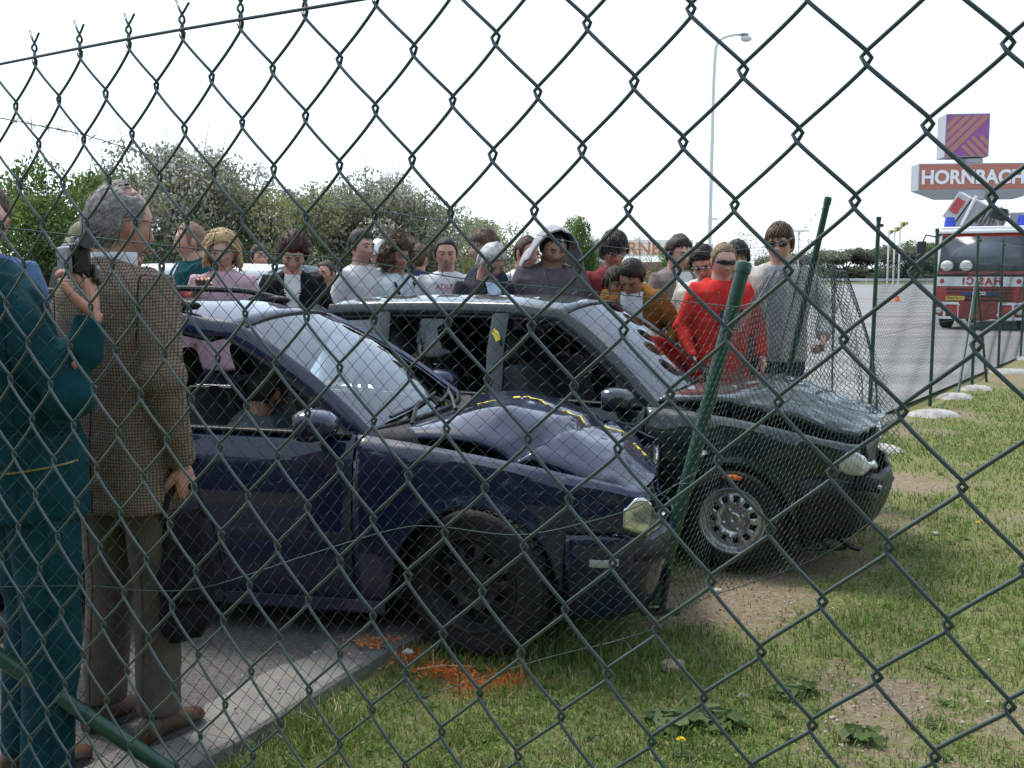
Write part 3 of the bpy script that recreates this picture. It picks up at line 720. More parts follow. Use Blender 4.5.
top1 = [PX(-60, 218, 2.70), PX(0, 227, 2.82), PX(98, 238, 3.04), PX(200, 249, 3.4), PX(350, 260, 3.8), PX(467, 279, 3.98), PX(596, 292, 4.02), PX(689, 302, 4.22), PX(738, 307, 4.6)]
bot1 = [PX(-60, 850, 2.70), PX(0, 840, 2.82), PX(110, 806, 3.12), PX(250, 762, 3.5), PX(400, 705, 3.95), PX(540, 660, 4.05), PX(620, 640, 3.98), PX(668, 622, 4.15), PX(705, 598, 4.62)]
fT, LT = resample(top1, 0); fB, LB_ = resample(bot1, 0)
n1 = int((LT + LB_) / 2 / (CELL / 2)); v1 = int(1.62 / (CELL / 2))
def surf1(u, v):
    a = u / n1; b = v / v1; p = fT(a) * (1 - b) + fB(a) * b
    bulge = .10 * math.sin(PI * b) * (1 - sstep(abs(a - .78), .05, .3))
    nz = .022 * mnoise.noise(Vector((p[0] * 2.2, p[2] * 2.2, 4)))
    return (p[0] + bulge * .25 + nz * .5, p[1] - bulge + nz, p[2] - .02 * sstep(b, 0, .2) * 0)
V, F = mesh_panel(surf1, n1, v1)
stuff(link('mesh', npmesh('mesh', V, F, [pvc2], smooth=True), cf))
# short loose wire ends above the top wire
for nm, pts in (('tension_wire', [fT(i / 60) for i in range(61)]), ('bottom_wire', [fB(i / 60) for i in range(61)])):
    mb = MB(); mb.tube([tuple(p) for p in pts], .0021, 5); mb.build(nm, pvc2, cf, sharp=0)
mid = [PX(-40, 588, 2.8), PX(88, 586, 3.1), PX(150, 591, 3.25), PX(211, 586, 3.42), PX(308, 555, 3.65), PX(396, 529, 3.85), PX(440, 527, 3.9), PX(516, 535, 3.86), PX(580, 524, 3.86), PX(640, 505, 3.95), PX(700, 470, 4.45)]
mb = MB(); mb.tube(spline(mid, 60), .0022, 5); mb.build('middle_wire', pvc2, cf, sharp=0)
for i in range(0, n1, 2):
    p = fT(i / n1); mb = MB()
    if i % 4 == 0: mb.tube([tuple(p), (p[0] + .004, p[1], p[2] + .03), (p[0] + .012 * random.uniform(-1, 1), p[1], p[2] + .055)], .0016, 4); mb.build('wire_end', pvc2, cf, sharp=0)
# part between the leaning posts, over the nose of the green car
top2 = [PX(738, 307, 4.6), PX(764, 298, 5.4), PX(790, 280, 6.2), PX(812, 257, 6.9)]
bot2 = [PX(705, 598, 4.62), PX(785, 571, 4.95), PX(840, 545, 5.05), PX(893, 503, 5.15)]
fT2, L2 = resample(top2, 0); fB2, L2b = resample(bot2, 0)
n2 = int(1.9 / (CELL / 2)); v2 = int(1.7 / (CELL / 2))
def surf2(u, v):
    a = u / n2; b = v / v2; p = fT2(a) * (1 - b) + fB2(a) * b
    k = math.sin(PI * b)
    nz = .03 * mnoise.noise(Vector((a * 6, b * 4, 14)))
    return (p[0] + .12 * k * a + nz, p[1] - .12 * k + nz, p[2] + nz * .5)
V, F = mesh_panel(surf2, n2, v2)
stuff(link('mesh', npmesh('mesh', V, F, [pvc2], smooth=True), cf))
for nm, f in (('tension_wire', fT2), ('bottom_wire', fB2)):
    mb = MB(); mb.tube([tuple(f(i / 30)) for i in range(31)], .0021, 5); mb.build(nm, pvc2, cf, sharp=0)
# gathered curtain of mesh hanging from the second leaning post
n3 = 100; v3 = int(1.75 / (CELL / 2))
def surf3(u, v):
    a = u / n3; b = v / v3; bb = b ** .85
    x0 = lerp(PX(770, 280, 6.9).x, PX(835, 268, 7.0).x, a); x1 = lerp(PX(700, 390, 5.7).x, PX(878, 470, 6.3).x, a)
    z0 = PX(812, lerp(275, 256, sstep(a, 0, .4)) + 14 * sstep(a, .7, 1), 6.95).z; z1 = lerp(PX(800, 420, 6.5).z, PX(868, 458, 6.6).z, a)
    y0 = 6.93; y1 = lerp(6.35, 6.45, a)
    fold = .055 * (.35 + b) * math.sin(a * 21 + 2.2 * math.sin(b * 3)) + .03 * math.sin(a * 43 + b * 2)
    return (lerp(x0, x1, bb) + .02 * math.sin(a * 31 + b * 5), lerp(y0, y1, bb) + fold, lerp(z0, z1, b))
V, F = mesh_panel(surf3, n3, v3, rad=.0021)
pale = mat('weathered_pvc_mesh', (.085, .13, .105), rough=.5, vary=.3, scale=8)
stuff(link('gathered_mesh', npmesh('mesh', V, F, [pvc2], smooth=True), cf))
n4 = 22
def surf4(u, v):
    a = u / n4; b = v / v3; q = surf3(n3 - 3 + 2 * a, v)
    return (q[0] + .18 * a * b + .05 * a, q[1] + .10 * math.sin(a * 7 + b * 4), q[2])
V, F = mesh_panel(surf4, n4, v3, rad=.0021)
stuff(link('gathered_mesh', npmesh('mesh', V, F, [pvc2], smooth=True), cf))
# ------------------------------------------------------------------ leaning posts
def post(label, a, b, r, cap=True):
    a = Vector(a); b = Vector(b); t = thing('fence_post', label, 'post', a)
    d = b - a
    MB().tube([(0, 0, 0), d * .5, d], r, 14).build('tube', pvcp, t)
    n = d.normalized()
    if cap:
        mb = MB(); mb.tube([d - n * .035, d + n * .002, d + n * .012, d + n * .016], [r * 1.14, r * 1.16, r * 1.0, r * .6], 14); mb.build('cap', pvcp, t)
    return t, d
p1, d_ = post('thick green post leaning right between the two car noses, nearest of the leaning posts', PX(655, 604, 4.62), PX(744, 265, 4.7), .031)
blk = mat('black_steel', (.02, .02, .022), rough=.55, bump=.2)
MB().tube([(.03, -.02, -.02), (.055, -.03, .17)], .014, 8).build('bracket_leg', blk, p1); MB().box((.02, -.02, -.03), (.17, .04, .022)).build('bracket_plate', blk, p1)
mb = MB(); mb.tube([d_ * .35 + Vector((.034 * math.cos(a), .034 * math.sin(a), .004 * a)) for a in np.linspace(0, 12, 40)], .0022, 4); mb.build('tie_wire', pvc2, p1)
pa, pb = PX(757, 500, 7.2), PX(828, 199, 6.9); pa.z = 0
post('slim green post leaning right beside the man in dark glasses, hung with mesh', pa, pb, .021)
a_, b_ = PX(-26, 640, 3.02), PX(176, 775, 3.12)
post('thick dark green fallen strut lying across the feet of the man in teal overalls', (b_.x, b_.y, max(.03, b_.z)), a_, .024, cap=False)
# ------------------------------------------------------------------ upright fence along the car park
rf = thing('chain_link_fence', 'upright green chain-link fence with slim posts along the grass edge at right', 'fence', (0, 0, 0))
pb_ = [GR(868, 440), GR(930, 405), GR(972, 386), GR(998, 371)]
step = (pb_[3] - pb_[0]) / 3
posts = pb_ + [pb_[3] + step * k for k in range(1, 9)]
for i, p in enumerate(posts):
    lean = Vector((.03 if i == 0 else random.uniform(-.02, .02), 0, 2.13))
    MB().tube([p + Vector((0, 0, -.1)), p + lean], .021, 10).build('post', pvcp, rf)
    MB().tube([p + lean - Vector((0, 0, .03)), p + lean + Vector((0, 0, .012))], .025, 10).build('post_cap', pvcp, rf)
    MB().box(p + lean + Vector((.03, 0, -.07)), (.03, .02, .03)).build('wire_hook', pvcp, rf)
for px0, py0, px1, py1, k in ((957.5, 395, 974, 268, 2), (987, 381, 975, 300, 2)):
    g_ = GR(px0, py0); tt = posts[k] + Vector((0, 0, 1.55)); MB().tube([g_ + Vector((0, 0, -.05)), tt], .019, 8).build('brace', pvcp if px0 < 960 else pvcp, rf)
fl, LL = resample([tuple(p) for p in posts], 0)
zt_, zb_ = 1.74, .03
nA = int(LL / (CELL / 2)); vA = int((zt_ - zb_) / (CELL / 2))
dirp = (posts[3] - posts[0]).normalized()
def panel_fast(n_, v_, y_from):
    V = []; F = []
    base = 0
    for j in range(n_):
        p0 = fl(j / n_); 
        far = p0[1] > 24
        pts = []
        for i in range(v_ + 1):
            u = j + ((i % 2) if j % 2 == 0 else 1 - (i % 2)); q_ = p0[:2] + np.array(dirp[:2]) * (u - j) * CELL / 2
            wob = .015 * math.sin(u * .11 + i * .2)
            pts.append((q_[0] + wob, q_[1] - .025, zt_ - (zt_ - zb_) * i / v_ - .02 * math.sin(u * .07)))
        r = .0012
        m_ = MB(); m_.tube(pts, r, 3, cap=False)
        V.extend(m_.v); F.extend([tuple(k + base for k in f) for f in m_.f]); base = len(V)
    return V, F
V, F = panel_fast(nA, vA, 0)
stuff(link('mesh', npmesh('mesh', V, F, [pvc3], smooth=True), rf))
for z in (zt_, 1.0, zb_ + .01):
    mb = MB(); mb.tube([tuple(Vector(p) + Vector((0, -.03, z))) for p in posts], .002, 5); mb.build('tension_wire', pvc2, rf)
# thin barbed wire on top of the old fence line
bw_ = thing('barbed_wire', 'thin barbed wire sagging from the upper left to the tops of the posts', 'barbed wire', (0, 0, 0))
wp = [PX(-60, 105, 2.3), PX(0, 118, 2.5), PX(46, 127, 2.65), PX(88, 136, 2.8), PX(140, 152, 2.95), PX(250, 184, 3.4), PX(400, 214, 4.2), PX(518, 231, 5.0), PX(580, 243, 5.5), PX(680, 252, 6.0), PX(770, 246, 6.5), PX(800, 233, 6.75), PX(815, 215, 6.85), PX(831, 203, 6.9)]
sw = spline(wp, 110)
rest = [PX(831, 203, 6.9), PX(848, 208, 8.5)] + [p + Vector((.03, 0, 2.07)) for p in posts[:8]]
mb = MB(); mb.tube(sw, .0011, 4); mb.tube([p + Vector((0, .002 * math.sin(i * 2), .0015 * math.cos(i * 2))) for i, p in enumerate(sw)], .0011, 4)
mb.tube(rest, .0015, 4)
for i in range(2, 110, 3):
    p = sw[i]
    for k in range(3):
        d = Vector((random.uniform(-1, 1), random.uniform(-1, 1), random.uniform(-1, 1))).normalized() * .014; mb.tube([p - d, p + d], .0011, 4)
mb.build('barbed_strand', mat('dull_wire', (.16, .18, .18), rough=.5, metal=.4), bw_)
# concrete lumps poured round the post feet
lump = mat('poured_concrete', (.37, .35, .32), rough=.95, vary=.3, scale=9, bump=.6, bscale=50)
for k, (px, py, sx_, sy_, wh) in enumerate([(936, 414, .42, .30, 'large pale concrete patch at the foot of the second upright post'), (878, 450, .34, .26, 'pale concrete patch at the foot of the nearest upright post'), (955, 397, .30, .26, 'pale concrete patch by the slanting brace'), (976, 389, .34, .2, 'small pale concrete patch at the foot of the third upright post'), (1008, 372, .55, .32, 'pale concrete patch at the foot of the fourth upright post'), (1026, 359, .5, .3, 'farthest pale concrete patch at the right edge')]):
    g_ = GR(px, py); t = MB()
    rs = random.Random(k)
    def lp(u, v, sx_=sx_, sy_=sy_, k=k):
        a = 2 * PI * u; r = v; e = 1 + .35 * mnoise.noise(Vector((math.cos(a) * 1.7, math.sin(a) * 1.7, k))) + .12 * mnoise.noise(Vector((math.cos(a) * 5, math.sin(a) * 5, k)))
        return (.78 * sx_ * r * e * math.cos(a), .72 * sy_ * r * e * math.sin(a), .075 * (1 - r ** 3) - .02 + .012 * mnoise.noise(Vector((r * 5, a * 2, k))))
    t.grid(lp, 28, 7)
    o = t.build('concrete_footing', lump); o.location = g_; tag(o, wh, 'concrete', 'concrete patches at the feet of the posts')
# ------------------------------------------------------------------ cars
blackp = mat('black_trim', (.010, .010, .011), rough=.5, bump=.1, bscale=300, spec=.3)
blackv = mat('dark_void', (.006, .006, .007), rough=.9)
rubber = mat('rubber', (.008, .008, .008), rough=.8, vary=.3, scale=20, bump=.3, bscale=120)
chrome = mat('chrome', (.75, .76, .77), rough=.15, metal=1.0, vary=.05)
steel_s = mat('silver_rim', (.55, .55, .56), rough=.32, metal=.8, vary=.12, scale=18)
steel_d = mat('dark_rim', (.016, .0165, .018), rough=.5, metal=.3, vary=.3, scale=18)
lampg = mat('headlamp_reflector', (.68, .70, .68), rough=.12, metal=.85, vary=.35, scale=26)
lampw = mat('headlamp_white', (.70, .72, .74), rough=.2, metal=.2, vary=.1, scale=12)
cabin_d = mat('cabin_dark', (.02, .02, .022), rough=.85)
beige = mat('cabin_beige', (.20, .15, .10), rough=.85, vary=.1)
seat_g = mat('seat_grey', (.045, .048, .05), rough=.95, vary=.25, scale=40)
tapey = mat('yellow_tape', (.75, .60, .06), rough=.6)
orangep = mat('orange_spray', (.92, .19, .03), rough=.8, vary=.3)
wind = glass('windscreen_glass', (.42, .50, .48), refl=1.5)
sideg = glass('side_glass', (.55, .6, .58))
def paint(name, c, c2=None):
    m = mat(name, c, rough=.45, metal=.0, vary=.12, scale=2.5, coat=1.0, spec=.2, bump=.02, bscale=6)
    m.node_tree.nodes['Principled BSDF'].inputs['Coat IOR'].default_value = 1.48
    return m
def wheel(root, x, y, side, R, rimR, wid, rimmat, holes, steer=0, label=None, squash=0.0):
    M = Matrix.Translation((x, y, R * (1 - squash * .5))) @ Matrix.Rotation(steer, 4, 'Z') @ Matrix.Diagonal((1, side, 1, 1))   # +y local points outboard*side
    s = 1
    mb = MB(); h = wid / 2
    prof = [(rimR * .98, -h * .8), (rimR * 1.06, -h), (R * .93, -h * .96), (R, -h * .72)]
    prof += [(R * 1.004, -h * .40), (R * .985, -h * .38), (R * .985, -h * .34), (R * 1.004, -h * .32), (R * 1.005, -.03 * h), (R * .985, -.02 * h), (R * .985, .02 * h), (R * 1.005, .03 * h), (R * 1.004, h * .32), (R * .985, h * .34), (R * .985, h * .38), (R * 1.004, h * .40)]
    prof += [(R, h * .72), (R * .975, h * .85), (R * .93, h * .96), (R * .90, h * .965), (R * .89, h * .985), (R * .85, h * 1.0), (rimR * 1.12, h * .98), (rimR * 1.06, h * .95), (rimR * .98, h * .86)]
    mb.lathe(prof, 60, M=M)
    if squash: mb.v = [(vx, vy, vz if vz > R * .35 else R * .35 - (R * .35 - vz) * (1 - squash * 1.5)) for vx, vy, vz in mb.v]
    # tread blocks
    for k in range(60):
        a = 2 * PI * k / 60
        for q, w_ in ((-.56, .26), (-.18, .22), (.18, .22), (.56, .26)):
            c = Vector((math.cos(a) * R * 1.004, q * h, math.sin(a) * R * 1.004)); Rr = Matrix.Rotation(-a, 3, 'Y')
            V = []
            for xx in (-.006, .006):
                for yy, zz in ((-w_ * h * .6, -.010), (w_ * h * .6, -.010), (w_ * h * .6, .010), (-w_ * h * .6, .010)):
                    V.append(M @ (Rr @ Vector((xx, yy, zz)) + c))
            if squash and min(v.z for v in V) < R * .2: continue
            mb.add(V, [(0, 1, 2, 3), (4, 5, 6, 7), (0, 1, 5, 4), (1, 2, 6, 5), (2, 3, 7, 6), (3, 0, 4, 7)])
    wo = mb.build('wheel', rubber, root)
    if label: wo['label'] = label
    # rim : lathe with ventilation holes
    pr = [(rimR * 1.07, h * .95), (rimR * 1.075, h * 1.0), (rimR * 1.02, h * 1.01), (rimR * .98, h * .9), (rimR * .95, h * .62), (rimR * .90, h * .48), (rimR * .82, h * .50), (rimR * .78, h * .55), (rimR * .66, h * .66), (rimR * .56, h * .70), (rimR * .46, h * .60), (rimR * .40, h * .52), (rimR * .24, h * .54), (rimR * .20, h * .62), (rimR * .12, h * .64), (.0005, h * .64)]
    n = holes * 4
    mb = MB(); mb.lathe(pr, n, M=M, skip=lambda i, k: i in (7,) and k % 4 in (1, 2) or (i == 8 and k % 4 in (1, 2)) )
    ro = mb.build('rim', rimmat, wo, sharp=28, solid=.004)
    mb = MB(); mb.lathe([(rimR * .97, h * .3), (.001, h * .3)], 24, M=M); mb.build('brake_backing', blackv, wo)
    for k in range(4):
        a = 2 * PI * k / 4 + .4; p = M @ Vector((math.cos(a) * rimR * .33, h * .56, math.sin(a) * rimR * .33)); mb = MB(); mb.ell(p, (.012, .012, .012), 8, 6); mb.build('wheel_bolt', steel_s if rimmat == steel_s else steel_d, wo)
    return wo
def bar(pts, w_, t_, nrm):
    """flat bar along pts, width w_ across, thickness t_ along nrm"""
    P = [Vector(p) for p in pts]; n = Vector(nrm).normalized(); rings = []
    for i, p in enumerate(P):
        T = (P[min(i + 1, len(P) - 1)] - P[max(i - 1, 0)]).normalized(); nn = (n - T * n.dot(T)).normalized(); b = T.cross(nn)
        c = .3
        rings.append([p + b * (w_ / 2 * x) + nn * (t_ / 2 * y) for x, y in ((-1, -1 + c), (-1 + c, -1), (1 - c, -1), (1, -1 + c), (1, 1 - c), (1 - c, 1), (-1 + c, 1), (-1, 1 - c))])
    mb = MB(); mb.loft(rings); return mb
def seat(root, x, y, m, zb=.30):
    s = bpy.data.objects.new('seat', None); C.objects.link(s); s.parent = root; s.location = (x, y, zb)
    MB().box((0, 0, .12), (.50, .50, .18)).build('cushion', m, s, bevel=.06, seg=3)
    R = Matrix.Rotation(-.3, 3, 'Y'); MB().box((-.32, 0, .45), (.16, .48, .62), R=R).build('backrest', m, s, bevel=.06, seg=3)
    MB().box((-.45, 0, .86), (.10, .27, .19), R=R).build('headrest', m, s, bevel=.045, seg=3)
def make_car(P):
    root = thing(P['name'], P['label'], 'car', P['loc'], P['rz'])
    Wd = P['W']; H = P['H']; wb = P['wb']; fo = P['fo']; rox = -wb - P['ro']; ra = P['ra']; R = P['R']
    pm = P['paint']; crm = P.get('crumple', lambda p: p)
    belt = P['belt']; xA, xB, xC = P['xA'], P['xB'], P['xC']       # front door edge, B pillar, C pillar
    def hw(x, z):
        h = Wd / 2
        if x > .1: h *= 1 - P.get('taper', .13) * ((x - .1) / (fo - .1)) ** 2
        if x < -wb + .1: h *= 1 - .10 * ((-wb + .1 - x) / .75) ** 2
        zz = (z - .55)
        h *= 1 - (.055 * (zz / .36) ** 2 if zz < 0 else .06 * (zz / .40) ** 2)
        # shoulder crease
        return h
    zs = P.get('sill', .20)
    def zlow(x):
        z = zs + .06 * sstep(x, .55, .9)
        for cx in (0, -wb):
            d = abs(x - cx)
            if d < ra: z = max(z, math.sqrt(max(0, ra * ra - d * d)) + R * .92)
        return z
    def ztop(x): return interp(belt, x)
    def panel(nm, x0, x1, s, m, nx=24, nz=10, zl=zlow, zu=ztop, off=0.0, solid=.012, bev=0):
        mb = MB()
        xs = list(np.linspace(x0, x1, nx + 1))
        for cx in (0, -wb):
            for e in (-ra, ra):
                q_ = cx + e
                if x0 < q_ < x1:
                    k = min(range(1, nx), key=lambda i: abs(xs[i] - q_)); xs[k] = q_ + (1e-4 if e < 0 else -1e-4)
        def fn(u, v):
            x = xs[int(round(u * nx))]
            z = lerp(zl(x), zu(x), v); y = hw(x, z) + off
            # arch lip
            for cx in (0, -wb):
                r = math.hypot(x - cx, z - R * .92)
                if r < ra + .05 and z > R * .8: y += .012 * (1 - (r - ra) / .05)
            rounding = .030 * sstep(v, .86, 1.0) if zu is ztop else 0
            return crm(Vector((x, s * (y - rounding), z)))
        mb.grid(fn, nx, nz)
        if s > 0: mb.f = [tuple(reversed(f)) for f in mb.f]
        return mb.build(nm, m, root, solid=solid, off=1 if True else -1, sharp=35)
    g = .004
    doors = {}
    for s in (-1, 1):
        panel('front_fender', xA + g, fo - .06, s, pm, nx=40, nz=14, zl=lambda x: max(zlow(x), (P['bumper'][1] + .004) if x > ra + .015 else 0))
        doors[s, 0] = panel('front_door', xB + g, xA - g, s, pm, nx=20, nz=16)
        doors[s, 1] = panel('rear_door', xC + g, xB - g, s, pm, nx=20, nz=16)
        panel('rear_quarter', rox + .03, xC - g, s, pm, nx=30, nz=14)
        # door lining
        for x0, x1 in ((xB + .03, xA - .03), (xC + .03, xB - .03)):
            panel('door_lining', x0, x1, s, P['lining'], nx=6, nz=4, off=-.07, solid=.01, zl=lambda x: .32, zu=lambda x: ztop(x) - .01)
        MB().grid(lambda u, v: crm(Vector((lerp(xC + .02, xA - .02, u), s * (hw(0, ztop(-1)) - .035 + (v - .5) * .07), ztop(lerp(xC, xA, u)) - .004))), 20, 2).build('window_seal', blackp, root, solid=.014)
        # rub strip, sill
        mb = bar([crm(Vector((x, s * (hw(x, .50) + .006), .50))) for x in np.linspace(xC - .0, xA + .0, 14)], .05, .016, (0, s, 0)); mb.build('rub_strip', P.get('strip', blackp), root)
        mb = bar([Vector((x, s * (hw(x, zs) - .012), zs - .005)) for x in np.linspace(-wb + ra + .04, -ra - .04, 12)], .07, .06, (0, s, 0)); mb.build('sill', pm, root)
        for x in (xA - .80, xB - .62):
            mb = bar([Vector((x + q, s * (hw(x, .80) + .022), .80)) for q in np.linspace(-.08, .08, 6)], .03, .02, (0, s, 0)); mb.build('door_handle', P.get('handle', pm), root)
        # wheel-well liner
        for cx in (0, -wb):
            mb = MB()
            mb.grid(lambda u, v: (cx + (ra - .005) * math.cos(PI * u), s * lerp(Wd / 2 - .06, Wd / 2 - .42, v), R * .92 + (ra - .005) * math.sin(PI * u)), 18, 2)
            mb.grid(lambda u, v: (cx + (ra - .005) * math.cos(PI * u) * v, s * (Wd / 2 - .40), R * .92 + (ra - .005) * math.sin(PI * u) * v - .12 * (1 - v)), 18, 2)
            mb.build('wheel_arch_liner', blackv, root)
    # floor, fire wall, engine block
    MB().box(((-wb) / 2 - .15, 0, .24), (wb - 2 * ra + .5, Wd - .2, .05)).build('floor_pan', blackv, root)
    MB().box((-.02, 0, .48), (1.05 * fo, Wd * .55, .5)).build('engine_bay', blackv, root, bevel=.05)
    MB().box((.35 * fo + .1, 0, .45), (.5 * fo, Wd * .80, .42)).build('radiator_frame', blackv, root, bevel=.05)
    MB().box((xA + .06, 0, .56), (.05, Wd - .16, .60)).build('bulkhead', blackv, root)
    # roof and glasshouse
    xr0, xr1 = P['roof']; yr = P['yr']; zr = P['zroof']
    def roof(x, y):
        e = abs(y) / yr
        return zr(x) - .055 * e ** 2.6
    mb = MB(); mb.grid(lambda u, v: (lerp(xr0, xr1, u) + .05 * (1 - (2 * v - 1) ** 2) * (1 if u > .5 else 0) * (2 * u - 1), lerp(-yr, yr, v), roof(lerp(xr0, xr1, u), lerp(-yr, yr, v))), 26, 16)
    ro = mb.build('roof', pm, root, solid=.02, off=-1)
    zb = P['cowlz']; xc = P['cowl']; ycw = P['ycowl']
    def cowl(v):   # v -1..1
        return Vector((xc + .13 * (1 - v * v), v * ycw, zb + .015 * (1 - v * v)))
    def wtop(v): y = v * (yr - .015); return Vector((xr1 + .05 * (1 - v * v) + .02, y, roof(xr1, y) - .008))
    mb = MB()
    def wsf(u, v):
        q_ = 2 * v - 1; a = cowl(q_); b = wtop(q_); p = a.lerp(b, u); p.z += .035 * math.sin(PI * u); return p
    mb.grid(wsf, 14, 16); mb.f = [tuple(reversed(f)) for f in mb.f]; mb.build('windscreen', wind, root)
    for ev, nm in ((0, 'screen_seal'), (1, 'screen_seal')):
        mb = MB(); mb.tube([wsf(ev, j / 16) for j in range(17)], .012, 6); mb.build(nm, blackp, root)
    for s in (-1, 1):
        base = Vector((P['xAb'], s * (hw(P['xAb'], ztop(P['xAb'])) - .05), ztop(P['xAb']) - .01)); a = cowl(s); tp = Vector((xr1, s * yr, roof(xr1, yr) - .005))
        ap = [wsf(k / 8, 0 if s < 0 else 1) + Vector((-.02, s * .022, -.012)) for k in range(9)]; ap[0] = ap[0] + Vector((.06, s * .03, -.05))
        rail = [Vector((x, s * (yr + .012), roof(x, yr) - .028)) for x in np.linspace(xr1 - .12, xr0, 14)]
        mb = bar(ap + rail, .075, .05, (0, s, .35)); mb.build('roof_side_rail', pm, root)
        # door frame inner edge (black seal)
        mb = bar([p + Vector((-.055 if i < 9 else 0, s * .004, -.015 if i < 9 else -.042)) for i, p in enumerate(ap + rail)], .035, .035, (0, s, .35)); mb.build('window_frame', P.get('frame', blackp), root)
        # B, C pillars
        for xx, tilt, wd in ((xB, -.03, .11), (xC, -.10, .09)):
            yb = hw(xx, ztop(xx)) - .035
            mb = bar([Vector((xx, s * yb, ztop(xx) - .03)), Vector((xx + tilt * .5, s * (yb + yr + .03) / 2 + s * .02, (ztop(xx) + roof(xx, yr)) / 2)), Vector((xx + tilt, s * (yr + .01), roof(xx + tilt, yr) - .03))], wd, .045, (0, s, .3)); mb.build('pillar', P.get('pillar', pm), root)
        # rear pillar and rear side glass
        xe = rox + P['tail']; yb = hw(xe, ztop(xe)) - .03
        mb = bar([Vector((xe, s * yb, ztop(xe) - .03)), Vector((xr0 - .02, s * (yr + .01), roof(xr0, yr) - .03))], P.get('dpil', .16), .05, (0, s, .3)); mb.build('pillar', pm, root)
        if P.get('rearglass', True):
            mb = MB()
            def qg(u, v):
                x0 = lerp(xC - .06, xe + .07, u); x1 = lerp(xC - .15, xr0 - .02, u); x = lerp(x0, x1, v)
                return Vector((x, s * lerp(hw(x0, ztop(x0)) - .04, yr + .004, v), lerp(ztop(x0), roof(x1, yr) - .06, v)))
            mb.grid(qg, 6, 5); mb.build('quarter_glass', sideg, root)
    # tail : hatch panel + rear glass + bumper
    def tl(v, z): q_ = 2 * v - 1; return Vector((rox + .06 * q_ * q_, q_ * hw(rox + .05, z) * .985, z))
    mb = MB(); mb.grid(lambda u, v: tl(v, lerp(.40, ztop(rox), u)), 6, 12); mb.build('tailgate', pm, root, solid=.02)
    mb = MB(); mb.grid(lambda u, v: Vector(tl(v, ztop(rox))).lerp(Vector((xr0, (2 * v - 1) * yr, roof(xr0, (2 * v - 1) * yr))), u), 6, 12); mb.build('rear_glass', sideg, root)
    mb = MB(); mb.grid(lambda u, v: Vector((rox - .07 + .09 * (2 * v - 1) ** 4, (2 * v - 1) * (hw(rox + .08, .4) + .0), lerp(.25, .52, u))), 4, 14); mb.build('rear_bumper', P.get('bumperm', pm), root, solid=.03)
    for s in (-1, 1): MB().box((rox + .01, s * (Wd / 2 - .16), .70), (.06, .2, .2)).build('tail_lamp', mat('tail_red', (.4, .02, .02), rough=.2), root, bevel=.02)
    # cabin
    MB().box((xA + .02, 0, ztop(xA) - .10), (.42, Wd - .26, .22)).build('dashboard', P['dash'], root, bevel=.06, seg=3)
    sy = .36
    mb = MB(); Mx = Matrix.Translation((xA - .34, sy, ztop(xA) - .02)) @ Matrix.Rotation(1.1, 4, 'Y')
    mb.tube([Mx @ Vector((.18 * math.cos(a), .18 * math.sin(a), 0)) for a in np.linspace(0, 2 * PI, 25)], .015, 8, cap=False); mb.tube([Mx @ Vector((-.17, 0, 0)), Mx @ Vector((.17, 0, 0))], .018, 6); mb.tube([Mx @ Vector((0, 0, 0)), Mx @ Vector((0, 0, -.3))], .03, 8); mb.build('steering_wheel', cabin_d, root)
    for s in (-1, 1): seat(root, xB + .42, s * sy, P['seatm'])
    for s in (-1, 1): seat(root, xC + .35, s * sy, P['seatm'])
    # wheels
    for cx, s, st in ((0, -1, P.get('steer', 0)), (0, 1, P.get('steer', 0)), (-wb, -1, 0), (-wb, 1, 0)):
        wheel(root, cx, s * (Wd / 2 - .115 - P.get('inset', 0)), s, R, P['rimR'], P.get('tw', .185), P['rimm'], P.get('holes', 10), steer=st, squash=P.get('squash', 0) if cx == 0 else 0)
    # mirrors
    for s in (-1, 1):
        xm = xA - .13; ym = s * (hw(xm, .9) + .10); zm = ztop(xm) + P.get('mz', .06)
        mb = MB(); rings = []
        for k, (dx, sc_) in enumerate(((-.055, .93), (-.04, 1.0), (.0, 1.0), (.05, .86), (.085, .55), (.095, .2))):
            rings.append([Vector((xm + dx + .02 * math.cos(a) * 0, ym + s * .02 + .105 * sc_ * math.copysign(abs(math.cos(a)) ** .7, math.cos(a)), zm + .068 * sc_ * math.copysign(abs(math.sin(a)) ** .7, math.sin(a)))) for a in np.linspace(0, 2 * PI, 20, endpoint=False)])
        mb.loft(rings); mo = mb.build('mirror', P.get('mirrorm', pm), root)
        MB().box((xm - .058, ym + s * .02, zm), (.006, .17, .10)).build('mirror_glass', chrome, mo)
        bar([Vector((xm, s * (hw(xm, .9) - .04), zm - .05)), Vector((xm, ym, zm - .035))], .05, .05, (1, 0, 0)).build('mirror_foot', blackp, mo)
        # black triangle behind the mirror
        a = cowl(s) + Vector((-.02, s * .03, -.02)); b = wsf(.33, 0 if s < 0 else 1) + Vector((-.05, s * .02, -.02)); c = Vector((xm - .06, s * (hw(xm, .9) - .03), ztop(xm)))
        MB().add([a, b, c, a + Vector((0, -s * .02, 0)), b + Vector((0, -s * .02, 0)), c + Vector((0, -s * .02, 0))], [(0, 1, 2), (3, 4, 5), (0, 1, 4, 3), (1, 2, 5, 4), (2, 0, 3, 5)]).build('mirror_triangle', blackp, root, smooth=False)
    # hood
    hood = P['hood']; mb = MB(); mb.grid(hood, 64, 44); ho = mb.build('hood', pm, root, solid=.014, off=-1, sharp=24)
    # front bumper wrapped in plan
    bp = P['bumper']
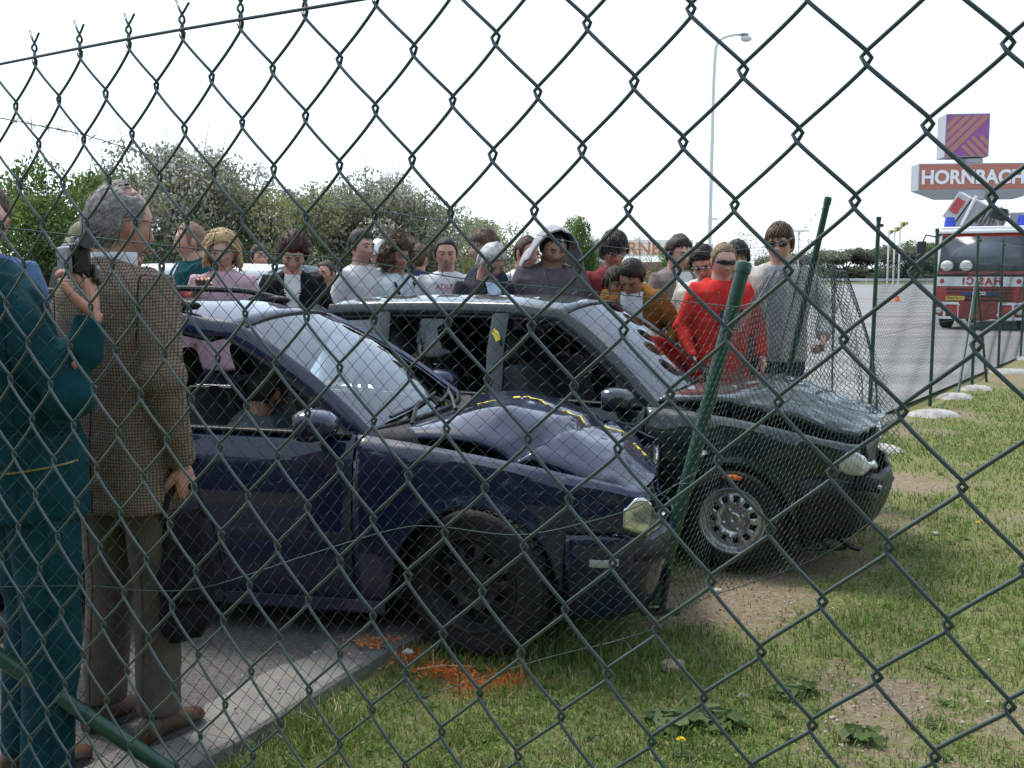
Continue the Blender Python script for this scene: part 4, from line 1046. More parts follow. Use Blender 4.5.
    def bump(u, v):
        q_ = 2 * u - 1; e = abs(q_)
        # plan: superellipse from the wheel arch round the nose
        th = e * PI / 2; x0 = ra + .02; k = 2 / 3.4
        x = x0 + (fo + .05 - x0) * max(0, math.cos(th)) ** k; y = (hw(min(x, fo - .1), .45) + .008 if e > .5 else hw(fo - .1, .45)) * math.sin(th) ** k
        z = lerp(bp[0], bp[1], v); tk = (1 - v) ** 2
        x -= (.10 * tk + .02 * v ** 6) * math.cos(th) ** .5; y -= (.05 * tk + .012 * v ** 6)
        return crm(Vector((x, math.copysign(y, q_), z)))
    mb = MB(); mb.grid(bump, 60, 12); bo = mb.build('front_bumper', P.get('bumperm', pm), root, solid=.02, off=1)
    mb = bar([bump(u, .72) + Vector((.012 if .14 < u < .86 else 0, -.008 if u < .5 else .008, 0)) for u in np.linspace(0, 1, 61)], .045, .02, (0.3, -1, 0)); mb.build('bumper_strip', blackp, root)
    # grille between the lamps
    mb = MB(); mb.grid(lambda u, v: crm(Vector((fo - .02 - .03 * (2 * u - 1) ** 2, (2 * u - 1) * Wd * .27, lerp(bp[1], ztop(fo - .1) - .03, v)))), 16, 4); mb.build('grille', blackp, root, solid=.03)
    # head lamps : wrapped round the corner
    for s in (-1, 1):
        lx0, lx1, lz0, lz1 = P['lamp']
        def lampf(u, v):
            if u < .5: x = lerp(lx0, fo - .05, u * 2); z0 = lerp(lz0 + (lz1 - lz0) * .15, lz0, u * 2); y = hw(x, .62) + .024
            else:
                k = (u - .5) * 2; x = fo - .05 + .045 * math.sin(k * PI / 2); z0 = lz0; y = hw(fo - .05, .62) + .024 - .26 * k
            z = lerp(z0, lz1 - .045 * (1 - sstep(u, 0, .25)) - .075 * sstep(u, .35, .8), v); x += .02 * math.sin(PI * v) * u
            return crm(Vector((x, s * y, z)))
        mb = MB(); mb.grid(lampf, 16, 8); mb.build('headlight', P['lampm'], root, solid=.03, off=-1 if s < 0 else 1)
    # wipers lying along the foot of the screen
    for v0, v1 in ((.10, .52), (.46, .88)):
        mb = MB(); mb.tube([wsf(lerp(.035, .10, k / 6), lerp(v0, v1, k / 6)) + Vector((.016, 0, .016)) for k in range(7)], .008, 6); mb.tube([wsf(0, v0 + .05) + Vector((.05, 0, -.005)), wsf(.03, lerp(v0, v1, .3)) + Vector((.03, 0, .025)), wsf(.07, lerp(v0, v1, .5)) + Vector((.018, 0, .022))], .010, 6); mb.build('wiper', blackp, root)
    return root, dict(hw=hw, ztop=ztop, roof=roof, wsf=wsf, crm=crm, bump=bump, cowl=cowl)
# --- dark blue estate ------------------------------------------------
navy = paint('navy_paint', (.0018, .0052, .0330))
def crum_b(p):
    k = sstep(p.x, .25, .85)
    if k <= 0: return p
    n = mnoise.noise(Vector((p.x * 4, p.y * 3.2, p.z * 5))); n2 = mnoise.noise(Vector((p.x * 9 + 4, p.y * 8, p.z * 9)))
    far = sstep(p.y, -.45, .35)
    return Vector((p.x - k * (.05 + .22 * far) * (p.x - .2) + .035 * k * n, p.y + .03 * k * n + .012 * k * n2, p.z + k * (.02 * n2 + .015 * n) - .02 * k))
def hood_b(u, v):
    """u: cowl -> nose, v: near -> far side"""
    q = 2 * v - 1
    x = lerp(-.47 + .15 * (1 - q * q), .74 - .10 * q * q, u); y = q * lerp(.70, .60, u) + .03
    z0 = lerp(.925, .68, u ** 1.5) + .012 * (1 - q * q)
    tent = max(0.0, 1 - abs(u - .36) / (.36 if u < .36 else .60)) ** .85
    up = sstep(q, -1.0, -.50)                                        # near edge bends up, the rest lies almost flat
    fold = (.044 + .054 * up) * tent + .028 * up * sstep(u, .05, .3) * (1 - sstep(u, .8, 1)) - .022 * max(0, q + .1) * tent
    crease = -.048 * max(0, 1 - abs(u - .62 - .10 * q) / .05) + .020 * max(0, 1 - abs(u - .78 + .12 * q) / .06) - .012 * max(0, 1 - abs(q - .02 - .3 * (u - .4)) / .06) * sstep(u, .1, .3)
    n = .009 * mnoise.noise(Vector((u * 5, q * 3, 5))) * sstep(u, 0, .2) + .014 * abs(mnoise.noise(Vector((u * 7 + 3, q * 3.5, 8)))) * sstep(u, .45, .7)
    p = Vector((x, y, z0 + fold + crease + n - .03 * sstep(abs(q), .93, 1)))
    k = sstep(x, .45, .8) * (.06 + .18 * sstep(q, -.5, .5)); p.x -= k * .5
    return p
TH1 = math.radians(-12.5)
octp = dict(name='crashed_car', label='dark blue estate car with roof rails and a buckled front hood', loc=(.03, 5.22, 0), rz=TH1, W=1.73, H=1.44, wb=2.51, fo=.78, ro=.92, ra=.36, R=.317, rimR=.195,
    belt=[(-3.6, .95), (-2.0, .945), (-.5, .925), (-.3, .90), (0, .855), (.35, .80), (.62, .745), (.9, .70)], xA=-.53, xB=-1.56, xC=-2.36, roof=(-3.15, -1.20), yr=.555,
    zroof=lambda x: 1.485 - .030 * ((x + 1.9) / 1.0) ** 2 - (.05 * sstep(x, -1.55, -1.15)), cowlz=.935, cowl=-.50, ycowl=.70, xAb=-.44, tail=.10, paint=navy, crumple=crum_b, hood=hood_b, bumper=(.20, .56), lamp=(.615, .7, .575, .715), lampm=lampg,
    rimm=steel_d, holes=9, lining=beige, dash=cabin_d, seatm=seat_g, steer=math.radians(-12), tw=.20, strip=mat('navy_strip', (.012, .014, .03), rough=.45), bumperm=navy, inset=.0)
blue, B = make_car(octp)
for s in (-1, 1):
    mb = MB(); yy = .50
    mb.tube(spline([(-1.42, s * yy, 1.455), (-1.55, s * yy, 1.49), (-1.75, s * yy, 1.520), (-2.4, s * yy, 1.528), (-2.9, s * yy, 1.51), (-3.05, s * yy, 1.45)], 24), [.012] + [.021] * 22 + [.012], 8, flat=.8); mb.build('roof_rail', blackp, blue)
    MB().tube([(-2.4, s * yy, 1.44), (-2.4, s * yy, 1.52)], .02, 8).build('rail_foot', blackp, blue)
    MB().ell((-1.53, s * yy, 1.465), (.13, .028, .028), 12, 8).build('rail_end', blackp, blue)
# side repeater, white sticker, fog strip
MB().ell((-.44, -B['hw'](-.44, .67) - .004, .675), (.05, .006, .016), 14, 8).build('side_repeater', mat('repeater_amber', (.10, .07, .05), rough=.2), blue)
mb = MB(); mb.tube([(-.44 + .055 * math.cos(a), -B['hw'](-.44, .68) - .006, .678 + .02 * math.sin(a)) for a in np.linspace(0, PI, 12)], .0035, 5); mb.build('repeater_trim', chrome, blue)
MB().box((-.435, -B['hw'](-.44, .6) - .006, .592), (.032, .006, .036)).build('sticker', mat('sticker_white', (.75, .75, .75), rough=.5), blue, bevel=.002)
MB().box((-.435, -B['hw'](-.44, .6) - .010, .592), (.014, .003, .014), R=Matrix.Rotation(.7, 3, 'Y')).build('sticker_mark', mat('sticker_grey', (.25, .27, .28)), blue)
mb = bar([B['bump'](u, .74) + Vector((.004, -.016, -.02)) for u in np.linspace(.025, .095, 8)], .032, .012, (0, -1, 0)); mb.build('bumper_lamp', mat('lamp_milky', (.36, .37, .35), rough=.4), blue)
# yellow tape marks along the fold of the hood
for a_, b_ in ((.10, .20), (.27, .30), (.315, .44), (.50, .62), (.68, .80), (.86, .95)):
    pts = []
    for k in range(7):
        u = lerp(a_, b_, k / 6); p = hood_b(u, .50 + .06 * u + .01 * math.sin(k * 2.1)); pts.append(p + Vector((0, 0, .004)))
    bar(pts, .014, .004, (0, 0, 1)).build('tape_mark', tapey, blue)
# --- dark green hatchback ------------------------------------------------
green = paint('dark_green_paint', (.0040, .0125, .0100))
def crum_g(p):
    k = sstep(p.x, .10, .70)
    if k <= 0: return p
    n = mnoise.noise(Vector((p.x * 4 + 9, p.y * 3.2, p.z * 5))); n2 = mnoise.noise(Vector((p.x * 9 + 4, p.y * 8, p.z * 9 + 3)))
    dent = -.05 * math.exp(-((p.z - .56) / .06) ** 2) * k * (1 if p.y < 0 else -1)
    return Vector((p.x + .03 * k * n - .06 * k * sstep(p.y, -.2, .6), p.y - dent + .025 * k * n + .012 * n2 * k, p.z + k * (.02 * n2) - .015 * k))
def hood_g(u, v):
    q = 2 * v - 1
    x = lerp(-.46 + .13 * (1 - q * q), .70 - .08 * q * q, u); y = q * lerp(.66, .58, u)
    z0 = lerp(.90, .745, u ** 1.5) + .035 * (1 - q * q)
    fold = .085 * math.exp(-((u - .45) / .30) ** 2) * (.55 + .45 * (1 - sstep(-q, .2, 1.0))) + .03 * math.exp(-((u - .12) / .1) ** 2) * (q > .2) * q
    rip = .003 * math.sin(u * 24 + q * 3) * sstep(u, .25, .45) * (1 - sstep(u, .85, 1))
    n = .012 * mnoise.noise(Vector((u * 5, q * 3.3, 15))) - .016 * (.25 - min(.25, abs(mnoise.noise(Vector((u * 4.2, q * 2.4, 18)))))) / .25 * sstep(u, .2, .4)
    return Vector((x, y, z0 + fold + rip + n - .03 * sstep(abs(q), .94, 1) + .015))
TH2 = math.radians(-24)
felp = dict(name='crashed_car', label='dark green hatchback with a crumpled front and a silver steel wheel, stopped in the fence', loc=(1.52, 6.50, 0), rz=TH2, W=1.63, H=1.42, wb=2.45, fo=.70, ro=.66, ra=.33, R=.275, rimR=.172,
    belt=[(-3.3, .93), (-2.0, .90), (-.5, .865), (-.25, .85), (0, .82), (.3, .775), (.55, .73), (.75, .70)], xA=-.50, xB=-1.45, xC=-2.20, roof=(-2.72, -1.10), yr=.545,
    zroof=lambda x: 1.475 - .022 * ((x + 1.8) / .9) ** 2 - (.03 * sstep(x, -1.4, -1.05)), cowlz=.88, cowl=-.47, ycowl=.66, xAb=-.40, tail=.14, paint=green, crumple=crum_g, hood=hood_g, bumper=(.22, .54), lamp=(.55, .64, .570, .705), lampm=lampw,
    rimm=steel_s, holes=11, lining=mat('lining_grey', (.045, .05, .05), rough=.8), dash=cabin_d, seatm=seat_g, steer=math.radians(-3), tw=.165, bumperm=blackp, frame=blackp, pillar=green, mirrorm=mat('mirror_dark', (.012, .02, .03), rough=.2, coat=.6), squash=.05, sill=.20, dpil=.22, mz=.05)
felicia, G = make_car(felp)
# broken bumper beam end sticking out
mb = bar([G['crm'](Vector((.60, -.66, .52))), Vector((.70, -.72, .515)), Vector((.765, -.74, .512))], .075, .035, (0, -1, .2)); mb.build('bumper_beam', blackp, felicia)
MB().ell((.755, -.762, .513), (.012, .006, .012), 10, 6).build('bolt_hole', steel_s, felicia)
MB().box((.56, -.70, .415), (.05, .012, .10)).build('reflector', lampw, felicia, bevel=.004)
mb = MB(); mb.tube([(-.2, -.835, .66), (-.16, -.84, .63), (-.13, -.835, .645)], [.02, .028, .012], 8); mb.build('torn_metal', chrome, felicia)
for k in range(4):
    mb = MB(); mb.tube(spline([(.25 + .08 * k, -.6 + .02 * k, .20), (.3 + .1 * k, -.72, .12 + .02 * k), (.45 + .07 * k, -.70, .16)], 8), .012, 6); mb.build('hanging_cable', blackp, felicia)
mb = MB(); mb.ell((-.0, -.80, .275 * 1.86), (.055, .012, .016), 10, 6); mb.build('paint_mark', orangep, felicia)
mb = bar([Vector((-1.45 - .02, -.715, 1.27)), Vector((-1.445, -.725, 1.255)), Vector((-1.425, -.735, 1.215))], .035, .006, (0, -1, 0)); mb.build('tape_mark', tapey, felicia)
# --- white car in the crowd ------------------------------------------------
whitep = paint('white_paint', (.72, .72, .70))
wp_ = dict(felp); wp_.update(name='parked_car', label='white car parked behind the red-haired woman', loc=(-5.0, 11.2, .03), rz=math.radians(164), paint=whitep, crumple=lambda p: p, bumperm=whitep, pillar=whitep, squash=0, steer=0,
    hood=lambda u, v: Vector((lerp(-.46 + .13 * (1 - (2 * v - 1) ** 2), .70 - .08 * (2 * v - 1) ** 2, u), (2 * v - 1) * lerp(.70, .62, u), lerp(.89, .745, u ** 1.5) + .035 * (1 - (2 * v - 1) ** 2))))
wc, _ = make_car(wp_); wc.scale = (1.14, 1.14, 1.14)
# ------------------------------------------------------------------ people
def head_pts(D, fat=1.0, male=True):
    """unit directions (n,3) -> head surface, origin at the head centre, face towards -Y, units m for a 1.75 m person"""
    x = .076 * D[:, 0]; y = .095 * D[:, 1]; z = .119 * D[:, 2]
    # squarer skull
    y = y + .006
    lo = np.clip((-.015 - z) / .10, 0, 1)
    x = x * (1 - .38 * lo ** 1.5) * (1 + (fat - 1) * (.6 + lo))
    back = D[:, 1] > 0
    y = np.where(back, y * (1 - .42 * lo), y * (1 - .10 * lo ** 2))
    x = x * (1 + .04 * np.exp(-((z - .05) / .04) ** 2))
    fr = np.clip(-D[:, 1], 0, 1) ** .6
    def g(cx, cz, sx, sz): return np.exp(-((np.abs(x) - cx) / sx) ** 2 - ((z - cz) / sz) ** 2) * fr
    y = y + .006 * fr * np.exp(-(x / .05) ** 2) * (z > -.09)          # flatter face
    y -= .021 * g(0, -.030, .012, .014) + .012 * g(0, -.008, .009, .022) + .007 * g(.012, -.036, .008, .009)
    y += .011 * g(.031, .010, .015, .011)
    y -= .006 * g(.028, .033, .022, .009)
    y -= .006 * g(.047, -.018, .018, .018)
    y -= .007 * g(0, -.064, .020, .009) - .006 * g(0, -.0645, .018, .0025)
    y += .004 * g(0, -.080, .018, .007)
    y -= .010 * g(0, -.102, .020, .014)
    return np.stack([x, y, z], 1)
def sphere_dirs(nu, nv):
    D = []
    for j in range(nv + 1):
        th = PI * j / nv
        for i in range(nu):
            a = 2 * PI * i / nu; D.append((math.sin(th) * math.sin(a), -math.sin(th) * math.cos(a), math.cos(th)))
    F = []
    for j in range(nv):
        for i in range(nu):
            i2 = (i + 1) % nu; F.append((j * nu + i, (j + 1) * nu + i, (j + 1) * nu + i2, j * nu + i2))
    return np.array(D), F
HEADZ = 1.635
def hand_mb(mb, W_, d, n, side, s=1.0, curl=.5, spread=.06, nn=7):
    """palm from the wrist W_ along d, palm faces n, thumb on +w*side"""
    d = Vector(d).normalized(); n = Vector(n); n = (n - d * n.dot(d)).normalized(); w_ = d.cross(n) * side; W_ = Vector(W_)
    rings = []
    for t, a, b, o in ((-.02, .024, .020, 0), (.0, .026, .019, 0), (.03, .036, .018, .002), (.065, .041, .016, .004), (.09, .040, .013, .004), (.098, .034, .009, .004)):
        c = W_ + d * (t * s) - n * (o * s)
        rings.append([c + w_ * (a * s * math.copysign(abs(math.cos(q)) ** .75, math.cos(q))) + n * (b * s * math.copysign(abs(math.sin(q)) ** .75, math.sin(q))) for q in np.linspace(0, 2 * PI, 12, endpoint=False)])
    mb.loft(rings)
    for k, (o, L, r) in enumerate(((.030, .070, .0088), (.010, .079, .0092), (-.010, .073, .0088), (-.029, .056, .0078))):
        p = W_ + d * (.088 * s) + w_ * (o * s); a = 0; pts = [p - d * .012 * s]; dd = d + w_ * (o * spread * 10)
        for f, cu in ((.45, curl * .8), (.31, curl * 1.2), (.24, curl * .8)):
            a += cu; v = (dd * math.cos(a) + n * math.sin(a)).normalized(); q = pts[-1] + v * (L * f * s + (.012 * s if f == .45 else 0)); pts.append(q)
        P_ = spline(pts, 8); mb.tube(P_, [r * s * c for c in (1.05, 1.06, 1.0, 1.03, .95, .92, .82, .5)], nn)
    p = W_ + d * (.022 * s) + w_ * (.026 * s); v = (d * .62 + w_ * .62 + n * .4).normalized(); v2 = (d * .9 + w_ * .15 + n * (.3 + curl * .4)).normalized()
    P_ = spline([p - v * .012 * s, p + v * .034 * s, p + v * .034 * s + v2 * .03 * s, p + v * .034 * s + v2 * .056 * s], 8); mb.tube(P_, [s * c for c in (.013, .0135, .0125, .011, .0108, .0105, .009, .005)], nn)
HAIRCOL = dict(brown=(.045, .026, .016), dark=(.026, .019, .015), black=(.017, .015, .014), grey=(.23, .21, .20), white=(.50, .49, .47), blonde=(.52, .36, .17), sandy=(.22, .135, .07), red=(.060, .014, .012), chestnut=(.085, .045, .022))
def hairmat(c):
    col = HAIRCOL[c]; m = mat('hair_' + c, col, rough=.55, vary=.45, scale=70, spec=.35, bump=.5, bscale=260); return m
def person(label, px, yt, Y, face=0, lean=0.0, hy=0.0, hp=0.0, hr=0.0, hair=('short', 'brown'), skin=0, top=None, trousers=(.03, .035, .05), arms=None, fat=1.0, group='onlookers round the crashed cars', base=.03, glasses=None, detail=1, gaze=True, name='person', shoes=(.02, .018, .016), vis_face=True, hcap=None, loc=None, sit=False):
    top = top or dict(color=(.5, .5, .5))
    lr = math.radians(lean)
    def bend(p):
        p = Vector(p); k = sstep(p.z, .86, 1.12)
        if k <= 0 or not lr: return p
        a = lr * k; c, s = math.cos(a), math.sin(a); y = p.y - .02; z = p.z - .93
        return Vector((p.x, .02 + y * c - z * s, .93 + y * s + z * c))
    HS_ = 1.04
    Hm = Matrix.Translation((0, -.004, -.034)) @ Matrix.Translation((0, .012, 1.525)) @ Matrix.Rotation(math.radians(hy), 4, 'Z') @ Matrix.Rotation(-math.radians(hp) * -1, 4, 'X') @ Matrix.Rotation(math.radians(hr), 4, 'Y') @ Matrix.Translation((0, -.012, (HEADZ - 1.525) * HS_)) @ Matrix.Scale(HS_, 4)
    def H(p): return bend(Hm @ Vector(p))
    # root
    tp = H((0, .01, .125)); q = PX(px, yt, Y)
    S = (q.z - base) / tp.z
    if hcap: S = hcap
    r = math.radians(face); R3 = Matrix.Rotation(r, 3, 'Z'); off = R3 @ (tp * S)
    if loc is None: loc = Vector((q.x - off.x, Y - off.y, base))
    loc = Vector(loc); root = thing(name, label, 'person', loc, r, group); root.scale = (S, S, S)
    Rinv = R3.inverted()
    for s in (-1, 1):
        if arms and s in arms and arms[s].get('world'):
            d_ = dict(arms[s]); d_['abs'] = True
            for key in ('e', 'w'): d_[key] = tuple((Rinv @ (Vector(d_[key]) - loc)) / S)
            for key in ('n', 'd'):
                if key in d_: d_[key] = tuple(Rinv @ Vector(d_[key]))
            arms[s] = d_
    sk = skinm(skin)
    A = {-1: dict(e=(-.235, .035, 1.16), w=(-.235, -.05, .92), n=(1, 0, 0), curl=.45), 1: dict(e=(.235, .035, 1.16), w=(.235, -.05, .92), n=(-1, 0, 0), curl=.45)}
    for s in (-1, 1):
        if arms and s in arms: A[s].update(arms[s])
    # ---- body : one surface by voxel union
    mb = MB(); nu, nv = (44, 36)
    D, F = sphere_dirs(nu, nv); Pn = head_pts(D, 1 + (fat - 1) * .45)
    mb.add([H(p) for p in Pn], F)
    for s in (-1, 1):
        mb.ell(H((s * .077, .012, -.004)), (.010, .021, .033), 8, 6, R=(R3.to_3x3() * 0 + Matrix.Rotation(math.radians(hy), 3, 'Z') @ Matrix.Rotation(s * .35, 3, 'Z')))
    neck = [bend((0, .018, 1.40)), bend((0, .014, 1.455)), H((0, .022, -.070)), H((0, .02, -.03))]
    mb.tube(neck, [.078 * fat, .064 * fat, .060 * fat, .062], 14)
    TR = [(.90, .155, .105, 0), (1.0, .150, .105, 0), (1.08, .140, .10, 0), (1.2, .155, .108, 0), (1.32, .170, .112, .005), (1.40, .165, .095, .012), (1.455, .10, .065, .015)]
    def torso(infl, rows, n=22, fl=1.0):
        return [[bend((math.copysign(abs(math.cos(a)) ** .8, math.cos(a)) * (w_ * fl + infl), yc + math.copysign(abs(math.sin(a)) ** .85, math.sin(a)) * (d_ * fl + infl) - (belly * max(0, -math.sin(a))), z)) for a in np.linspace(0, 2 * PI, n, endpoint=False)] for z, w_, d_, yc in rows for belly in [(.09 * (fat - 1) * 2 * math.exp(-((z - 1.08) / .14) ** 2))]]
    mb.loft(torso(0, TR, fl=fat))
    sh = {}
    for s in (-1, 1):
        a = A[s]; s0 = bend((s * .155 * min(fat, 1.12), .012, 1.408)); d0 = s0 - Vector((s * .150, .012, 1.395)); e = Vector(a['e']) + (d0 if not a.get('abs') else Vector()); w_ = Vector(a['w']) + (d0 if not a.get('abs') else Vector())
        sh[s] = (s0, e, w_)
        P_ = [bend((s * .09, .012, 1.40)), s0, s0.lerp(e, .5), e, e.lerp(w_, .35), e.lerp(w_, .7), w_, w_ + (w_ - e).normalized() * .02]
        mb.tube(P_, [.05, .056 * fat, .043 * fat, .031 * fat, .032, .030, .026, .024], 12)
    LP = {}
    for s in (-1, 1):
        st = (a_ := (arms or {})).get('step', 0) * s
        hipj = Vector((s * .085, 0, .92)); kn = Vector((s * .10, -.02 + st * .5, .49)); an = Vector((s * .11, .02 + st, .08)); kn = Vector((s * .13, -.42, .93)) if sit else kn; an = Vector((s * .13, -.62, .62)) if sit else an; LP[s] = (hipj, kn, an)
        mb.tube([hipj, hipj.lerp(kn, .5), kn, kn.lerp(an, .35), kn.lerp(an, .8), an], [.088, .074, .055, .055, .038, .036], 12)
    me = remesh(mb, .0085 if detail else .011, 1)
    b = link('body', me, root); me.materials.append(sk)
    if vis_face or detail > 1:
        Hi = Hm.inverted(); n_ = len(me.vertices); st_ = np.zeros(n_, np.float32); fl_ = np.zeros(n_, np.float32)
        for i, v_ in enumerate(me.vertices):
            if v_.co.z < 1.3 and not lr: continue
            c_ = v_.co
            if lr: c_ = Vector((c_.x, .02 + (c_.y - .02) * math.cos(lr) + (c_.z - .93) * math.sin(lr), .93 - (c_.y - .02) * math.sin(lr) + (c_.z - .93) * math.cos(lr)))
            l_ = Hi @ c_
            if l_.y < .03: st_[i] = sstep(-l_.z, .040, .066) * (1 - sstep(-l_.z, .10, .14)) * (1 - sstep(l_.y, -.02, .03)) * (1 - .8 * math.exp(-(l_.x / .02) ** 2 - ((l_.z + .066) / .008) ** 2))
            fl_[i] = math.exp(-((abs(l_.x) - .044) / .02) ** 2 - ((l_.z + .03) / .022) ** 2) * (l_.y < 0) + .9 * math.exp(-(l_.x / .014) ** 2 - ((l_.z + .032) / .014) ** 2) * (l_.y < -.08) + .8 * (abs(l_.x) > .078) - .9 * math.exp(-((abs(l_.x) - .031) / .016) ** 2 - ((l_.z - .008) / .011) ** 2) * (l_.y < -.05)
        k_ = .0 if hair[1] in ('blonde', 'red') else {'black': .75, 'dark': .6}.get(hair[1], .35)
        a_ = me.attributes.new('stubble', 'FLOAT', 'POINT'); a_.data.foreach_set('value', st_ * k_)
        a_ = me.attributes.new('flush', 'FLOAT', 'POINT'); a_.data.foreach_set('value', np.clip(fl_, -1, 1))
    # hands (islands inside the wrist)
    mb = MB()
    for s in (-1, 1):
        s0, e, w_ = sh[s]; a = A[s]
        if a.get('nohand'): continue
        hand_mb(mb, w_, Vector(a.get('d') or (w_ - e)), a['n'], a.get('th', s) , s=a.get('hs', 1.0), curl=a['curl'], nn=7 if detail < 2 else 9)
    bm = bmesh.new(); bm.from_mesh(me)
    hm_ = mb.mesh('hands', sk); bm.from_mesh(hm_); bm.to_mesh(me); bm.free(); me.shade_smooth()
    # ---- face parts
    if vis_face:
        mw = mat('eye_white', (.36, .32, .30), rough=.3, vary=.03); mi = mat('iris_dark', (.03, .02, .015), rough=.2)
        for s in (-1, 1):
            if glasses not in ('dark', 'wrap') and gaze:
                e = MB(); c = H((s * .031, -.0765, .009)); e.ell(c, (.0120, .0125, .0058), 10, 8); f = H((s * .031, -.0885, .0075)); e.ell(f, (.0058, .003, .0052), 8, 6, m=1); e.build('eye', [mw, mi], root)
                e = MB(); e.tube([H((s * .045, -.080, .013)), H((s * .031, -.0885, .0175)), H((s * .017, -.084, .013))], [.002, .004, .002], 6); e.build('eyelid', sk, root)
            e = MB(); e.tube([H((s * .050, -.081, .024)), H((s * .034, -.0935, .0285)), H((s * .013, -.096, .024))], [.002, .0052, .0042], 6, flat=.8); e.build('eyebrow', hairmat(hair[1] if hair[1] not in ('white', 'blonde') else 'grey'), root)
        lm_ = mat('lips_%d' % skin, tuple(c * k for c, k in zip(sk.node_tree.nodes['Color Ramp'].color_ramp.elements[0].color[:3], (.85, .55, .55))), rough=.45)
        e = MB(); e.tube([H((-.022, -.0865, -.0655)), H((-.010, -.0955, -.0600)), H((0, -.0965, -.0612)), H((.010, -.0955, -.0600)), H((.022, -.0865, -.0655))], [.0015, .0034, .003, .0034, .0015], 6)
        e.tube([H((-.020, -.0865, -.0668)), H((-.008, -.0945, -.0715)), H((.008, -.0945, -.0715)), H((.020, -.0865, -.0668))], [.0015, .0042, .0042, .0015], 6); e.build('lips', lm_, root)
    # ---- hair
    style, hc = hair
    if style != 'none':
        D2, F2 = sphere_dirs(60, 44); P2 = head_pts(D2); az_ = np.abs(np.arctan2(P2[:, 0], -P2[:, 1])); z = P2[:, 2]
        def line(az_):
            fl_ = dict(short=.070, fringe=.052, crew=.080, bald=.118, bob=.072, curly=.058, spiky=.060, side=.064, long=.06, mop=.048)[style]
            return np.interp(az_, [0, .55, .95, 1.15, 1.32, 1.48, 1.56, 1.9, 2.1, PI], [fl_, fl_, fl_ - .012, .03, -.022, -.022, .022, .03, -.052, -.085] if style != 'bald' else [.16, .15, .12, .05, .0, -.02, .02, .03, -.05, -.085])
        m_ = z - line(az_) + .007 * np.array([mnoise.noise(Vector(p) * 55 + Vector((px, 0, Y))) for p in P2])
        if style == 'bald':
            crown = np.clip((P2[:, 2] - .068) / .03, 0, 1) * (P2[:, 1] < .055)
            m_ = m_ - crown * .12
        th = dict(short=.012, fringe=.015, crew=.007, bald=.010, bob=.028, curly=.048, spiky=.024, side=.015, long=.03, mop=.022)[style]
        nz = np.array([mnoise.noise(Vector(p) * (26 if style != 'curly' else 34) + Vector((px, Y, 0))) for p in P2])
        T = th * np.clip(m_ / .03 + .15, 0, 1) ** .6 * (1 + (.35 if style not in ('curly', 'spiky') else .6) * nz) + .004 * (m_ > 0)
        if style in ('short', 'side', 'fringe', 'mop', 'spiky'): T = T * (1 + .35 * np.clip((z - .05) / .06, 0, 1)) 
        T = np.where(m_ < -.004, -.012, T)
        Nrm = P2 / np.linalg.norm(P2 / np.array([.076, .095, .119]) ** 1, axis=1)[:, None]
        Nn = P2 / np.array([.076, .095, .119]) ** 2; Nn /= np.linalg.norm(Nn, axis=1)[:, None]
        Q = P2 + Nn * T[:, None]
        mb = MB(); mb.add([H(p) for p in Q], F2)
        rs = np.random.RandomState(int(px * 7 + Y * 10) % 9999)
        idx = np.where(m_ > .004)[0]; ns = {1: 1000, 2: 4200, 0: 300}[detail]
        if style in ('curly', 'bob', 'long', 'mop'): ns = int(ns * 1.6)
        wid = (.0032 if style != 'spiky' else .005) if detail < 2 else .0021
        if len(idx):
            for i in rs.choice(idx, ns):
                p = Q[i] - Nn[i] * .004 + rs.normal(size=3) * .004; nn_ = Nn[i]
                dwn = np.array([0.25 * p[0] / .08, .35 if style not in ('fringe', 'mop') or p[1] > 0 else -.5, -1.0 if style != 'spiky' else .3]); 
                if style == 'side': dwn = np.array([.9, .3, -.5])
                if style in ('bob', 'long') and p[1] < -.01: dwn = np.array([1.6 * np.sign(p[0] + 1e-5), .6, -.6])
                if style == 'bald': dwn = np.array([.0, .9, -.6])
                tdir = dwn - nn_ * dwn.dot(nn_); tdir /= np.linalg.norm(tdir) + 1e-9
                L = dict(short=.035, fringe=.045, crew=.012, bald=.03, bob=.10, curly=.06, spiky=.045, side=.05, long=.12, mop=.055)[style] * rs.uniform(.6, 1.2)
                lift = dict(spiky=.75, curly=.5, crew=.6).get(style, .12) * rs.uniform(.2, 1.4)
                w3 = np.cross(tdir, nn_) * wid; pts = [p]; v = tdir + nn_ * lift
                for k in range(3):
                    if style == 'curly': v = v + rs.normal(size=3) * .8
                    elif style in ('bob', 'long'): v = v + np.array([0, 0, -.35]) + rs.normal(size=3) * .12
                    else: v = v - nn_ * .22 + rs.normal(size=3) * .12
                    v = v / np.linalg.norm(v); pts.append(pts[-1] + v * L / 3)
                V = []
                for k, pp in enumerate(pts):
                    f = (1, .95, .75, .15)[k]; V += [H(pp - w3 * f), H(pp + w3 * f)]
                mb.add(V, [(0, 1, 3, 2), (2, 3, 5, 4), (4, 5, 7, 6)])
